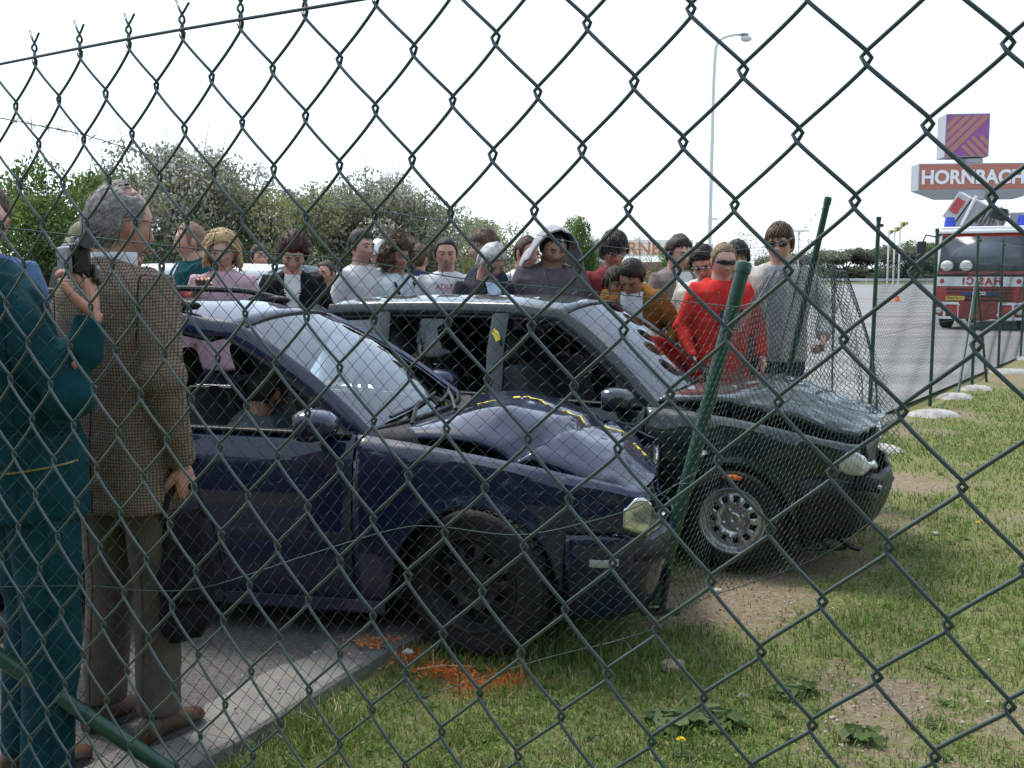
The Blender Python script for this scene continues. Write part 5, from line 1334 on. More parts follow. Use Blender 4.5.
        if style in ('bob', 'long', 'curly'):
            # side locks falling beside the face
            for s in (-1, 1):
                for k in range(26 if style != 'curly' else 40):
                    a = rs.uniform(1.05, 2.9); L = dict(bob=.115, long=.2, curly=.10)[style] * rs.uniform(.7, 1.15)
                    p = Vector((s * .088 * math.sin(a) * 1.05, -.10 * math.cos(a) + .01, .02 + rs.uniform(-.02, .03)))
                    flick = Vector((s * .03 * rs.uniform(.2, 1.4), -.012 * rs.uniform(-1, 1), 0)); cu = .03 if style == 'curly' else .006
                    mb.tube([H(p), H(p + Vector((s * .012 + cu * rs.normal() * .4, cu * rs.normal(), -L * .4))), H(p + Vector((s * .012 + cu * rs.normal(), cu * rs.normal(), -L * .75))), H(p + flick + Vector((0, 0, -L)))], [.013, .017, .014, .003], 6)
        mb.build('hair', hairmat(hc), root, sharp=0)
    # ---- garments
    def garment(nm, rows, infl, mcol, sleeve=1.0, sr=1.0, vee=None, inner=None, vox=.013, extra=None, mats=None, wr=.006, cuff=None, hem=.88, fabname=None):
        g = MB(); g.loft(torso(infl, rows, n=26, fl=fat))
        for s in (-1, 1):
            s0, e, w_ = sh[s]
            if sleeve > .6: end = e.lerp(w_, (sleeve - .5) * 2 if sleeve <= 1 else 1); pts = [bend((s * .08, .012, 1.39)), s0, s0.lerp(e, .5), e, e.lerp(end, .5), end]; rr = [.06, .068 * fat, .060 * fat, .055 * fat, .049, .040]
            else: end = s0.lerp(e, sleeve / .5); pts = [bend((s * .08, .012, 1.39)), s0, s0.lerp(end, .5), end]; rr = [.06, .068 * fat, .064 * fat, .062]
            g.tube(pts, [x * sr for x in rr], 14)
            if sleeve > .6: g.ell(e, (.064 * sr,) * 3, 10, 8)
        if extra: extra(g)
        me = remesh(g, vox, 3)
        # wrinkles
        n = len(me.vertices); co = np.empty(n * 3, np.float32); me.vertices.foreach_get('co', co); co = co.reshape(-1, 3); no = np.empty(n * 3, np.float32); me.vertices.foreach_get('normal', no); no = no.reshape(-1, 3)
        for i in range(n):
            p = Vector(co[i]); q_ = Vector((p.x * 7 + px, p.y * 7, p.z * 4.2))
            d = wr * (mnoise.noise(q_) + .6 * mnoise.noise(q_ * 2.3) + .5 * (abs(mnoise.noise(Vector((p.x * 9, p.y * 9, p.z * 15 + px)))) * -1.6 + .5))
            co[i] += no[i] * d
        ms = [mcol] if not mats else mats
        for m_ in ms: me.materials.append(m_)
        if vee:
            mi_ = [0] * len(me.polygons); lo_v = set()
            ib = lambda c: c
            for f in me.polygons:
                c = f.center
                if vee(Vector(c), f.normal): mi_[f.index] = 1; lo_v.update(f.vertices)
            for i in lo_v: co[i] -= no[i] * .012
            me.polygons.foreach_set('material_index', mi_)
        me.vertices.foreach_set('co', co.ravel()); me.update(); me.shade_smooth()
        return link(nm, me, root)
    kind = top.get('kind', 'tee'); m0 = top.get('mat') or fabric('cloth_%s' % '_'.join('%03d' % int(c * 999) for c in top['color']), top['color'])
    inn = top.get('inner'); m1 = fabric('cloth_%s' % '_'.join('%03d' % int(c * 999) for c in inn), inn) if inn else None
    lo = top.get('hem', .84)
    rows = [(lo, .165, .118, 0), (.95, .160, .115, 0), (1.05, .152, .11, 0), (1.2, .165, .117, 0), (1.32, .178, .118, .006), (1.40, .180, .106, .012), (1.447, .135, .086, .014), (1.478, .076, .066, .014)]
    infl = {'tee': .016, 'jacket': .030, 'hoodie': .028, 'shirt': .018, 'coverall': .026}[kind]
    def vee(c, n):
        # unbend approximately : use the local chest frame
        ch = bend((0, -.12, 1.2)); up = (bend((0, 0, 1.40)) - bend((0, 0, 1.1))).normalized(); o = c - bend((0, 0, 1.1)); h = o.dot(up) + 1.1
        fw = bend((0, -.2, 1.25)) - bend((0, 0, 1.25)); fw = fw.normalized()
        if o.dot(fw) < .02 or h > 1.53 or abs(c.x) > .16: return False
        vw = top.get('vee', .07); vb = top.get('veeb', 1.0)
        return h > vb and abs(c.x) < vw * (.35 + .65 * sstep(h, vb, 1.45))
    def extra(g):
        if kind in ('jacket', 'shirt', 'coverall'):
            for k in range(18):
                a0 = -PI / 2 + .5 + k / 18 * (2 * PI - 1.0); a1 = -PI / 2 + .5 + (k + 1) / 18 * (2 * PI - 1.0)
                g.tube([bend((.072 * fat * math.cos(a), .016 + .066 * fat * math.sin(a), 1.468 + .022 * math.sin(a))) for a in (a0, a1)], .019, 8)
        if kind == 'hoodie' and not top.get('hoodup'):
            for k in range(14):
                a0 = -.5 + k / 14 * (PI + 1); a1 = -.5 + (k + 1) / 14 * (PI + 1)
                g.tube([bend((.098 * math.cos(a), .035 + .085 * math.sin(a), 1.462 - .012 * math.sin(a))) for a in (a0, a1)], .034, 8)
        if kind == 'tee':
            for k in range(16):
                a0 = 2 * PI * k / 16; a1 = 2 * PI * (k + 1) / 16
                g.tube([bend((.070 * fat * math.cos(a), .014 + .068 * fat * math.sin(a), 1.468 + .014 * math.sin(a))) for a in (a0, a1)], .012, 6)
    names = dict(tee='shirt', jacket='jacket', hoodie='hooded_top', shirt='shirt', coverall='coverall')
    gar = garment(names[kind], rows, infl, m0, sleeve=top.get('sleeve', 1.0), sr={'jacket': 1.10, 'hoodie': 1.0, 'coverall': 1.1}.get(kind, 1.0) * top.get('sr', 1.0), vee=vee if inn else None, mats=[m0, m1] if inn else None, extra=extra, vox=top.get('vox', .0125), wr=top.get('wr', .007))
    if top.get('hoodup'):
        # hood : shell round the head, open at the front, peaked
        D3, F3 = sphere_dirs(36, 28); P3 = []
        for d in D3:
            p = np.array([.112 * d[0], .125 * d[1] + .018, .150 * d[2] + .006]); 
            if d[1] < -.3: p[1] = max(p[1], -.085 + .02 * d[2])
            P3.append(p)
        h_ = MB(); keep = []
        V3 = [H(p) for p in P3]
        for f in F3:
            c = np.mean([D3[i] for i in f], axis=0)
            if c[1] < -.42 and abs(c[0]) < .84 and c[2] < .80: continue
            if c[2] < -.86: continue
            keep.append(f)
        h_.add(V3, keep); h_.build('hood', m0, root, solid=.012, off=1)
    # trousers and shoes
    mt = fabric('cloth_%s' % '_'.join('%03d' % int(c * 999) for c in trousers), trousers) if kind != 'coverall' else m0
    g = MB()
    g.loft(torso(.016, [(.86, .145, .10, 0), (.93, .152, .106, 0), (.99, .148, .105, 0), (1.03, .145, .103, 0)], n=20, fl=fat))
    for s in (-1, 1):
        hipj, kn, an = LP[s]; g.tube([hipj + Vector((0, 0, .02)), hipj.lerp(kn, .5), kn, kn.lerp(an, .5), an + Vector((0, -.005, .0))], [.100 * fat, .092 * fat, .078, .072, .068], 14)
    me = remesh(g, .015, 2); me.materials.append(mt)
    for v in me.vertices:
        p = v.co; v.co += v.normal * .007 * (mnoise.noise(Vector((p.x * 8, p.y * 8, p.z * 6 + px))) + .5 * mnoise.noise(Vector((p.x * 6, p.y * 6, p.z * 22))))
    me.shade_smooth(); link('trousers', me, root)
    mshoe = mat('shoe_%s' % '_'.join('%03d' % int(c * 999) for c in shoes), shoes, rough=.5, vary=.2)
    for s in (-1, 1):
        an = LP[s][2]; e = MB(); rings = []
        for y, w_, h in ((.075, .018, .05), (.065, .032, .075), (.03, .036, .10), (-.02, .036, .095), (-.07, .042, .068), (-.13, .046, .052), (-.17, .036, .042), (-.19, .012, .03)):
            rings.append([an + Vector((w_ * math.cos(a) + s * .01, y, -.078 + h * .5 + h * .5 * math.sin(a))) for a in np.linspace(0, 2 * PI, 12, endpoint=False)])
        e.loft(rings); so = e.build('shoe', mshoe, root)
        e = MB(); e.loft([[an + Vector((s * .01 + w_ * math.cos(a), -.055 + .125 * math.sin(a), z)) for a in np.linspace(0, 2 * PI, 16, endpoint=False) for w_ in [.046 - .006 * math.sin(a)]] for z in (-.082, -.066)]); e.build('sole', mat('shoe_sole', (.05, .045, .04), rough=.8), so)
    # glasses
    if glasses == 'wrap':
        le = MB(); le.grid(lambda u, v: H(((2 * u - 1) * .070, -.104 + .052 * abs(2 * u - 1) ** 2.4, .011 + (v - .5) * (.029 - .010 * (2 * u - 1) ** 4 - .009 * math.exp(-((2 * u - 1) / .13) ** 2)))), 24, 4); go = le.build('glasses', mat('lens_dark', (.012, .013, .016), rough=.12, spec=.6), root, solid=.003)
        for s in (-1, 1): MB().tube([H((s * .068, -.058, .012)), H((s * .082, -.02, .014)), H((s * .081, .015, .010))], .003, 5).build('temple', mat('spectacle_frame', (.05, .045, .045), rough=.3, metal=.5), go)
    elif glasses:
        gm_ = mat('lens_dark', (.012, .013, .016), rough=.12, spec=.6) if glasses == 'dark' else glass('lens_clear', (.88, .9, .9))
        fm = mat('spectacle_frame', (.05, .045, .045), rough=.3, metal=.5)
        go = MB()
        for s in (-1, 1):
            go.tube([H((s * .010, -.103, .013)), H((s * .062, -.086, .017)), H((s * .080, -.02, .016)), H((s * .079, .015, .012))], .0022, 5)
        go.tube([H((-.012, -.103, .014)), H((0, -.108, .017)), H((.012, -.103, .014))], .002, 5)
        gb_ = go.build('glasses', fm, root)
        for s in (-1, 1):
            le = MB(); hh = .0185 if glasses == 'dark' else .016
            le.add([H((s * (.034 + .027 * math.cos(a) * 1.0), -.1005 + .016 * (.034 + .027 * math.cos(a)) / .06 * .9, .009 + hh * math.copysign(abs(math.sin(a)) ** .8, math.sin(a)))) for a in np.linspace(0, 2 * PI, 16, endpoint=False)], [tuple(range(16))]); le.build('lens', gm_, gb_, solid=.002)
    return root, dict(H=H, bend=bend, S=S, sh=sh, fat=fat)
def patch_text(info, root, txt, w_, cz, h, m, name='lettering', rough=None):
    """lettering printed on the chest, laid on as thin raised print following the chest curve"""
    o = text_obj(txt, 1.0, Matrix.Identity(4), m, name=name, parent=root, extrude=.0)
    me = o.data; xs = [v.co.x for v in me.vertices]; ys = [v.co.y for v in me.vertices]
    x0, x1, y0, y1 = min(xs), max(xs), min(ys), max(ys)
    f = info['fat']
    for v in me.vertices:
        x = ((v.co.x - x0) / (x1 - x0) - .5) * w_; z = cz + ((v.co.y - y0) / (y1 - y0) - .5) * h
        d = .117 * f + .026 - .0 ; y = .006 - d * (1 - (abs(x) / (.205)) ** 2.6) ** .4
        v.co = info['bend']((x, y - .004, z))
    k = o.modifiers.new('s', 'SOLIDIFY'); k.thickness = .004; k.offset = 1
    return o
from mathutils.bvhtree import BVHTree
def seam(root, gname, pts, frm, m, r=.0022, name='seam', lift=.001, n=40):
    '''thin sewn line laid on a garment: pts (x, z) in the local frame, cast along frm'''
    g = [c for c in root.children if c.name.split('.')[0] == gname][0]
    bv = BVHTree.FromPolygons([v.co for v in g.data.vertices], [list(p.vertices) for p in g.data.polygons]); frm = Vector(frm); out = []
    for p in spline(pts, n):
        h, nn, _, _ = bv.ray_cast(p + frm, -frm.normalized())
        if h is not None and (not out or (h - out[-1]).length < .12): out.append(h + nn * lift)
    if len(out) > 2:
        mb = MB(); mb.tube(out, r, 6); return mb.build(name, m, root)
NAVY = (.015, .018, .035); BLK = (.010, .010, .012); WHT = (.62, .61, .60); TEAL = (.005, .065, .075)
refl = mat('reflective_yellow', (.55, .62, .10), rough=.5); refw = mat('reflective_white', (.6, .62, .6), rough=.4)
# --- crowd, left to right --------------------------------------------
person('man in blue shirt seen from behind at the left edge, dark strap over his shoulder', -20, 183, 4.4, face=170, hair=('short', 'chestnut'), top=dict(color=(.08, .13, .24), kind='shirt', sleeve=.45), vis_face=False, skin=1, base=.03)
P_ = person('man in olive cap and headphones behind the camcorder', 83, 223, 7.6, face=0, hair=('crew', 'brown'), top=dict(color=(.05, .06, .05), kind='jacket'), hp=12)
capm = fabric('cap_olive', (.20, .20, .12))
mb = MB(); D_, F_ = sphere_dirs(24, 16); keep = [f for f in F_ if np.mean([D_[i][2] for i in f]) > .18]
mb.add([P_[1]['H']((.092 * d[0], .112 * d[1] + .006, .03 + .112 * d[2])) for d in D_], keep); mb.build('cap', capm, P_[0], solid=.004)
mb = MB(); mb.grid(lambda u, v: P_[1]['H'](((2 * u - 1) * .075, -.09 - v * .075 * (1 - (2 * u - 1) ** 2 * .6), .052 - .02 * v)), 10, 4); mb.build('cap_brim', capm, P_[0], solid=.004)
mb = MB(); mb.ell(P_[1]['H']((-.095, .01, .0)), (.025, .04, .045), 10, 8); mb.tube([P_[1]['H']((-.1 * math.cos(a), .01, .145 * math.sin(a))) for a in np.linspace(0, PI, 14)], .01, 6); mb.build('headphones', mat('black_plastic', (.015, .015, .017)), P_[0])
P_ = person('man in dark red sleeve behind the grey-haired man, resting his hand on the car roof', 128, 236, 7.25, face=55, hair=('short', 'brown'), top=dict(color=(.16, .03, .03), kind='shirt', sleeve=.62), arms={1: dict(e=(.34, -.16, 1.30), w=(.20, -.42, 1.42), n=(0, 0, -1), curl=.3), -1: {}}, skin=1)
P_ = person('young man in teal uniform with white badges, looking left, before the trees', 190, 222, 8.2, face=-62, hair=('crew', 'sandy'), top=dict(color=TEAL, kind='jacket', inner=(.55, .55, .55), vee=.035), skin=2)
mb = MB(); 
for sx_ in (.07,): mb.box((sx_, -.158, 1.27), (.06, .012, .03))
mb.build('badge', refw, P_[0])
person('blonde woman with flicked-out hair in a pink top', 221, 232, 7.6, face=8, hair=('bob', 'blonde'), skin=2, top=dict(color=(.50, .33, .37), kind='tee'), hp=10)
P_ = person('man in navy work jacket with reflective stripe, far behind the women', 259, 245, 12.0, face=35, hair=('short', 'brown'), top=dict(color=(.035, .045, .08), kind='jacket'))
mb = MB(); mb.box((.0, -.158, 1.26), (.26, .01, .03)); mb.build('reflective_stripe', refl, P_[0])
person('woman with spiky dark red hair in a black jacket over a white top', 294, 238, 8.0, face=10, hp=24, hr=4, hair=('spiky', 'red'), skin=2, top=dict(color=BLK, kind='jacket', inner=(.6, .58, .57), vee=.055, veeb=.98), arms={1: dict(e=(.25, .02, 1.16), w=(.02, -.26, 1.18), n=(0, .6, -1), curl=.7)})
P_ = person('fireman in black coat with yellow reflective bands, half hidden behind the red-haired woman', 327, 261, 10.6, face=-30, hair=('crew', 'brown'), top=dict(color=BLK, kind='jacket', sr=1.3))
mb = MB()
for z in (1.16, 1.36): mb.tube([(.30 * math.cos(a) * .72, .004 + .165 * math.sin(a), z) for a in np.linspace(0, 2 * PI, 26)], .016, 5)
mb.build('reflective_band', refl, P_[0])
person('tall young man in a plain white pullover, looking right', 361, 230, 8.8, face=48, hair=('short', 'dark'), top=dict(color=(.58, .56, .56), kind='tee'), skin=2)
P_ = person('fireman in a silver helmet behind the man in the white pullover', 378, 243, 12.5, face=10, hair=('none', 'dark'), top=dict(color=BLK, kind='jacket', sr=1.2))
mb = MB(); mb.add([P_[1]['H']((.118 * d[0], .138 * d[1] + .01, .035 + .135 * d[2])) for d in D_], [f for f in F_ if np.mean([D_[i][2] for i in f]) > -.15]); mb.box(P_[1]['H']((0, -.12, .02)), (.2, .08, .02)); mb.build('helmet', mat('helmet_silver', (.62, .64, .66), rough=.3, metal=.7), P_[0])
mb = MB(); mb.tube([(.30 * math.cos(a) * .72, .004 + .165 * math.sin(a), 1.3) for a in np.linspace(0, 2 * PI, 26)], .016, 5); mb.build('reflective_band', refl, P_[0])
P_ = person('man with long curly brown hair in a white shirt with a camera strap', 398, 240, 8.9, face=38, hair=('curly', 'chestnut'), top=dict(color=(.60, .66, .68), kind='shirt', inner=(.5, .55, .6), vee=.02), hp=6, skin=1)
mb = MB()
for s in (-1, 1): mb.tube([(s * .07, .04, 1.47), (s * .085, -.12, 1.40), (s * .06, -.17, 1.25), (0, -.175, 1.12)], .009, 5)
mb.build('camera_strap', fabric('strap_black', BLK), P_[0]); mb = MB(); mb.box((0, -.19, 1.09), (.12, .07, .08)); mb.tube([(0, -.2, 1.09), (0, -.28, 1.09)], .035, 12); mb.build('camera', mat('black_plastic', (.015, .015, .017)), P_[0], bevel=.004)
P_ = person('man in dark blue jacket almost hidden behind the curly-haired man', 419, 245, 11.0, face=150, hair=('short', 'chestnut'), top=dict(color=(.025, .035, .075), kind='jacket'), vis_face=False)
mb = MB(); mb.box((.0, .165, 1.28), (.30, .012, .03)); mb.build('reflective_stripe', refl, P_[0])
P_ = person('young man in a white sweatshirt with red lettering across the chest', 446, 237.5, 8.8, face=5, hair=('crew', 'black'), top=dict(color=(.55, .55, .56), kind='tee'), hp=4, skin=0)
patch_text(P_[1], P_[0], 'ADLER', .165, 1.368, .040, mat('print_red', (.45, .04, .06), rough=.8))
mb = MB(); mb.grid(lambda u, v: (.075 * (1 - v * .35) * math.cos(PI * u), -.155 + .02 * math.cos(PI * u) ** 2, 1.255 + .055 * (1 - v * .35) * math.sin(PI * u)), 14, 2); mb.build('chest_print', mat('print_navy', (.03, .035, .08), rough=.8), P_[0], solid=.006)
person('young man with brown hair in profile, dark jacket, looking left', 485, 230, 8.3, face=-70, hair=('fringe', 'chestnut'), top=dict(color=(.02, .025, .045), kind='jacket'), skin=2)
P_ = person('white-haired man in dark suit, pale blue shirt and tie', 497, 246, 7.75, face=34, hr=5, hp=22, lean=5, hair=('side', 'white'), top=dict(color=(.022, .018, .028), kind='jacket', inner=(.50, .58, .72), vee=.06, veeb=.95), skin=3, fat=1.08)
mb = MB(); mb.tube([(0, -.085, 1.45), (0, -.135, 1.38), (0, -.150, 1.2), (0, -.15, 1.02)], [.014, .018, .028, .034], 6, flat=.25, up=(0, 1, 0)); mb.build('tie', fabric('tie_dark', (.02, .022, .05)), P_[0])
person('man with cropped hair in a white v-neck shirt, looking right', 528, 236, 8.7, face=42, hp=8, hair=('crew', 'brown'), top=dict(color=(.58, .55, .58), kind='tee'), skin=3, fat=1.06)
P_ = person('heavy man in a mauve-grey coat with its pale hood up', 556, 229, 7.9, face=14, hp=18, lean=6, hair=('short', 'dark'), top=dict(color=(.115, .095, .105), kind='jacket', inner=(.10, .085, .10), vee=.07, hoodup=False), skin=0, fat=1.22)
# pale hood of the coat, falling to the shoulders
hm2 = fabric('hood_pale', (.34, .33, .34)); mb = MB()
arc = [(-.215, -.19), (-.19, -.10), (-.15, .0), (-.115, .07), (-.07, .125), (0, .150), (.07, .125), (.115, .07), (.15, .0), (.19, -.10), (.215, -.19)]
def hoodf(u, v):
    k = u * 10; i = min(int(k), 9); f = k - i; x = lerp(arc[i][0], arc[i + 1][0], f); z = lerp(arc[i][1], arc[i + 1][1], f)
    y = lerp(-.085, .15, v ** .9) + .02 * (abs(x) / .24) ** 2 * (1 - v); sh_ = 1 - .55 * v ** 2.2
    n_ = .010 * mnoise.noise(Vector((x * 16, y * 16, z * 16)))
    return P_[1]['H']((x * sh_ + n_, y + (.04 if z < -.05 else 0), (z - .0) * (1 - .35 * v ** 2.5) - .02 * v + n_))
mb.grid(hoodf, 40, 16); mb.build('hood', hm2, P_[0], solid=.012, off=1)
person('man in maroon shirt with dark mop of hair and glasses', 614.5, 233.5, 8.4, face=10, hp=18, hr=-3, hair=('mop', 'dark'), glasses='clear', top=dict(color=(.15, .025, .03), kind='shirt', inner=(.55, .52, .52), vee=.03, veeb=1.30), skin=0)
person('person peering from behind the man in the brown jacket', 617, 268, 8.0, face=20, hp=14, hair=('fringe', 'brown'), top=dict(color=(.05, .04, .05), kind='tee'))
person('man in rust-brown jacket and white shirt bending over the green car', 631, 263, 7.75, face=-10, lean=22, hp=24, hy=-14, hr=6, hair=('short', 'dark'), top=dict(color=(.20, .085, .020), kind='jacket', inner=(.60, .62, .66), vee=.085, veeb=.93), fat=1.08, skin=0, arms={1: dict(e=(.30, .02, 1.16), w=(.22, -.22, 1.02), n=(-1, 0, 0)), -1: dict(e=(-.24, -.05, 1.15), w=(-.14, -.30, 1.05), n=(1, 0, 0))})
person('dark-haired man in a grey-brown jacket over a pale shirt, standing behind', 681, 236, 8.7, face=28, hp=14, hair=('short', 'dark'), top=dict(color=(.18, .15, .135), kind='jacket', inner=(.55, .53, .52), vee=.08), skin=2)
person('dark-haired man in glasses and cream jacket beside the red hooded top', 701, 247.5, 8.05, face=-22, hp=24, hr=-6, hair=('side', 'black'), glasses='clear', top=dict(color=(.52, .47, .42), kind='jacket', inner=(.10, .09, .10), vee=.02), skin=2, fat=1.05)
P_ = person('man in bright red hooded sweatshirt and dark wraparound sunglasses', 725, 243, 7.7, face=10, hp=9, hr=2, hair=('crew', 'sandy'), glasses='wrap', top=dict(color=(.50, .028, .022), kind='hoodie', wr=.006, hem=.80), trousers=(.05, .05, .06), skin=2, fat=1.06, arms={-1: dict(e=(-.262, .02, 1.15), w=(-.235, -.14, .94), n=(1, 0, 0)), 1: dict(e=(.262, .02, 1.15), w=(.235, -.14, .94), n=(-1, 0, 0))})
pn = mat('print_dark', (.05, .03, .06), rough=.85)
mb = MB()
for (x0, z0, x1, z1) in ((-.06, 1.15, -.06, 1.28), (-.06, 1.28, .0, 1.17), (.0, 1.17, .0, 1.28), (.03, 1.28, .06, 1.21), (.09, 1.28, .06, 1.21), (.06, 1.21, .06, 1.15)):
    mb.tube([(x0, -.163, z0), (x1, -.163, z1)], .012, 6, flat=.4, up=(0, 1, 0))
mb.build('chest_print', pn, P_[0])
mb = MB()
for s in (-1, 1): mb.tube([(s * .03, -.125, 1.44), (s * .035, -.150, 1.36), (s * .038, -.158, 1.30)], .004, 5)
mb.build('drawstring', fabric('cord_red', (.5, .03, .03)), P_[0])
person('man hidden behind the red hooded top, only his dark hair showing', 737, 243, 9.0, face=0, hair=('mop', 'black'), top=dict(color=(.10, .10, .11), kind='jacket'), skin=1)
P_ = person('tallest man in dark sunglasses, grey patterned shirt and open cream jacket', 780, 224, 7.9, face=-22, hp=6, hair=('fringe', 'chestnut'), glasses='dark', top=dict(color=(.44, .42, .38), kind='jacket', inner=(.30, .29, .33), vee=.075, veeb=.86), skin=2, trousers=(.02, .025, .05), arms={1: dict(e=(.30, .06, 1.18), w=(.30, -.14, 1.0), n=(-1, 0, 0), curl=.9), -1: {}})
person('rescuer in teal overalls bending into the green car from its far side', 533, 288, 8.05, face=-5, lean=62, hp=10, hair=('short', 'dark'), top=dict(color=(.02, .20, .22), kind='coverall'), skin=1, hcap=1.0)
# --- tweed man and camera man in front --------------------------------
def tweed():
    m = bpy.data.materials.new('tweed_check'); m.use_nodes = True; t = m.node_tree; b = t.nodes['Principled BSDF']; b.inputs['Roughness'].default_value = .95; b.inputs['Specular IOR Level'].default_value = .1
    tc = t.nodes.new('ShaderNodeTexCoord'); sp = t.nodes.new('ShaderNodeSeparateXYZ'); nz = t.nodes.new('ShaderNodeTexNoise'); nz.inputs['Scale'].default_value = 6; nz.inputs['Detail'].default_value = 2
    t.links.new(tc.outputs['Object'], nz.inputs['Vector']); wp_ = t.nodes.new('ShaderNodeVectorMath'); wp_.operation = 'SCALE'; wp_.inputs['Scale'].default_value = .02; t.links.new(nz.outputs['Color'], wp_.inputs[0])
    ad = t.nodes.new('ShaderNodeVectorMath'); ad.operation = 'ADD'; t.links.new(tc.outputs['Object'], ad.inputs[0]); t.links.new(wp_.outputs[0], ad.inputs[1]); t.links.new(ad.outputs[0], sp.inputs[0])
    def math_(op, a, b_=None, v=None):
        n = t.nodes.new('ShaderNodeMath'); n.operation = op; t.links.new(a, n.inputs[0])
        if b_ is not None: t.links.new(b_, n.inputs[1])
        if v is not None: n.inputs[1].default_value = v
        return n.outputs[0]
    yx = math_('ADD', sp.outputs['X'], math_('MULTIPLY', sp.outputs['Y'], v=.6))
    def stripe(o, per, duty): return math_('LESS_THAN', math_('FRACT', math_('MULTIPLY', o, v=1 / per)), v=duty)
    sx_ = stripe(yx, .0098, .42); sz_ = stripe(sp.outputs['Z'], .0098, .42)
    su = math_('MULTIPLY', math_('ADD', sx_, sz_), v=.5)
    r = t.nodes.new('ShaderNodeValToRGB'); e = r.color_ramp.elements; e[0].position = .1; e[0].color = (.26, .195, .145, 1); e[1].position = .95; e[1].color = (.065, .047, .04, 1); k = e.new(.5); k.color = (.15, .107, .08, 1)
    t.links.new(su, r.inputs['Fac'])
    n2 = t.nodes.new('ShaderNodeTexNoise'); n2.inputs['Scale'].default_value = 350; t.links.new(tc.outputs['Object'], n2.inputs['Vector'])
    mx = t.nodes.new('ShaderNodeMix'); mx.data_type = 'RGBA'; mx.blend_type = 'OVERLAY'; mx.inputs['Factor'].default_value = .5; t.links.new(r.outputs[0], mx.inputs['A']); t.links.new(n2.outputs['Fac'], mx.inputs['B']); t.links.new(mx.outputs['Result'], b.inputs['Base Color'])
    bp = t.nodes.new('ShaderNodeBump'); bp.inputs['Strength'].default_value = .3; bp.inputs['Distance'].default_value = .003; t.links.new(n2.outputs['Fac'], bp.inputs['Height']); t.links.new(bp.outputs[0], b.inputs['Normal'])
    return m
TW = person('grey-haired balding man in a brown checked tweed jacket seen from behind, carrying a dark bag', 122, 183, 3.62, face=155, hy=-22, hp=6, hair=('bald', 'grey'), glasses='clear', skin=3, detail=2, group='people standing at the torn fence', trousers=(.12, .092, .07), shoes=(.060, .028, .014), fat=.96,
    top=dict(color=(.2, .15, .1), kind='jacket', mat=tweed(), hem=.73, wr=.006, vox=.010, sr=1.06), base=.04,
    arms={-1: dict(e=(-.222, .06, 1.14), w=(-.215, -.01, .865), n=(1, 0, 0), curl=1.1), 1: dict(e=(.235, .05, 1.14), w=(.20, -.12, .92), n=(-1, 0, 0), curl=.6)})
# shirt collar
mb = MB()
mb.grid(lambda u, v: TW[1]['bend']((.070 * math.cos(2 * PI * u), .016 + .066 * math.sin(2 * PI * u), 1.475 + .048 * v - .018 * math.cos(2 * PI * u + PI / 2) * 0)), 28, 3); mb.build('collar', fabric('collar_white', (.62, .62, .64)), TW[0], solid=.004)
mb = MB(); s0, e_, w_ = TW[1]['sh'][-1]
for k in range(3): mb.ell(e_.lerp(w_, .80 + .06 * k) + Vector((-.012, .040, 0)), (.007, .007, .007), 8, 6)
mb.build('sleeve_button', mat('button_brown', (.06, .03, .015), rough=.4), TW[0])
dk = fabric('tweed_seam', (.035, .025, .022))
seam(TW[0], 'jacket', [(0, 0, 1.47), (0.002, 0, 1.2), (0, 0, .95), (0, 0, .74)], (0, .6, 0), dk, r=.0022)
for sg in (-1, 1):
    seam(TW[0], 'jacket', [(sg * .145, 0, 1.46), (sg * .165, 0, 1.40), (sg * .165, 0, 1.32), (sg * .16, 0, 1.25)], (0, .6, 0), dk, r=.0025)
    seam(TW[0], 'trousers', [(sg * .10, 0, .88), (sg * .105, 0, .5), (sg * .11, 0, .1)], (0, .5, 0), fabric('trouser_crease', (.10, .077, .058)), r=.0022)
# dark bag hanging from his hand
hx = TW[0].matrix_basis if False else Matrix.Translation(TW[0].location) @ Matrix.Rotation(TW[0].rotation_euler.z, 4, 'Z') @ Matrix.Scale(TW[1]['S'], 4)
hp_ = hx @ (TW[1]['sh'][-1][2] + Vector((.005, -.01, -.085)))
bag = thing('shoulder_bag', 'soft dark bag hanging from the hand of the man in tweed', 'bag', (hp_.x, hp_.y, hp_.z - .50), math.radians(20))
bm_ = fabric('bag_black', (.016, .014, .016), bump=.4)
mb = MB()
def bagf(u, v):
    a = 2 * PI * u; z = v * .43; wx = .090 * (1 - .35 * v ** 3) * (1 - .4 * (1 - sstep(v, 0, .12))); wy = .07 * (1 - .6 * v ** 2) * (1 - .5 * (1 - sstep(v, 0, .1)))
    n = .02 * mnoise.noise(Vector((math.cos(a) * 2, math.sin(a) * 2, v * 5)))
    return (math.copysign(abs(math.cos(a)) ** .7, math.cos(a)) * (wx + n), math.copysign(abs(math.sin(a)) ** .7, math.sin(a)) * (wy + n), z + .01 * math.cos(a))
mb.grid(bagf, 30, 16); mb.add([bagf(k / 30, 0) for k in range(30)], [tuple(range(29, -1, -1))]); mb.add([bagf(k / 30, 1) for k in range(30)], [tuple(range(30))]); mb.build('bag_body', bm_, bag)
mb = MB()
for s in (-1, 1): mb.tube(spline([(-.07, s * .025, .41), (-.04, s * .018, .50), (0, s * .006, .525), (.04, s * .018, .50), (.07, s * .025, .41)], 16), .010, 7)
mb.build('handle', bm_, bag); MB().box((.03, -.075, .22), (.12, .015, .16)).build('pocket', bm_, bag, bevel=.006)
mb = MB(); mb.tube([(.09, -.02, .40), (.13, -.03, .2), (.11, -.03, .02)], .012, 6, flat=.4); mb.build('strap', bm_, bag)
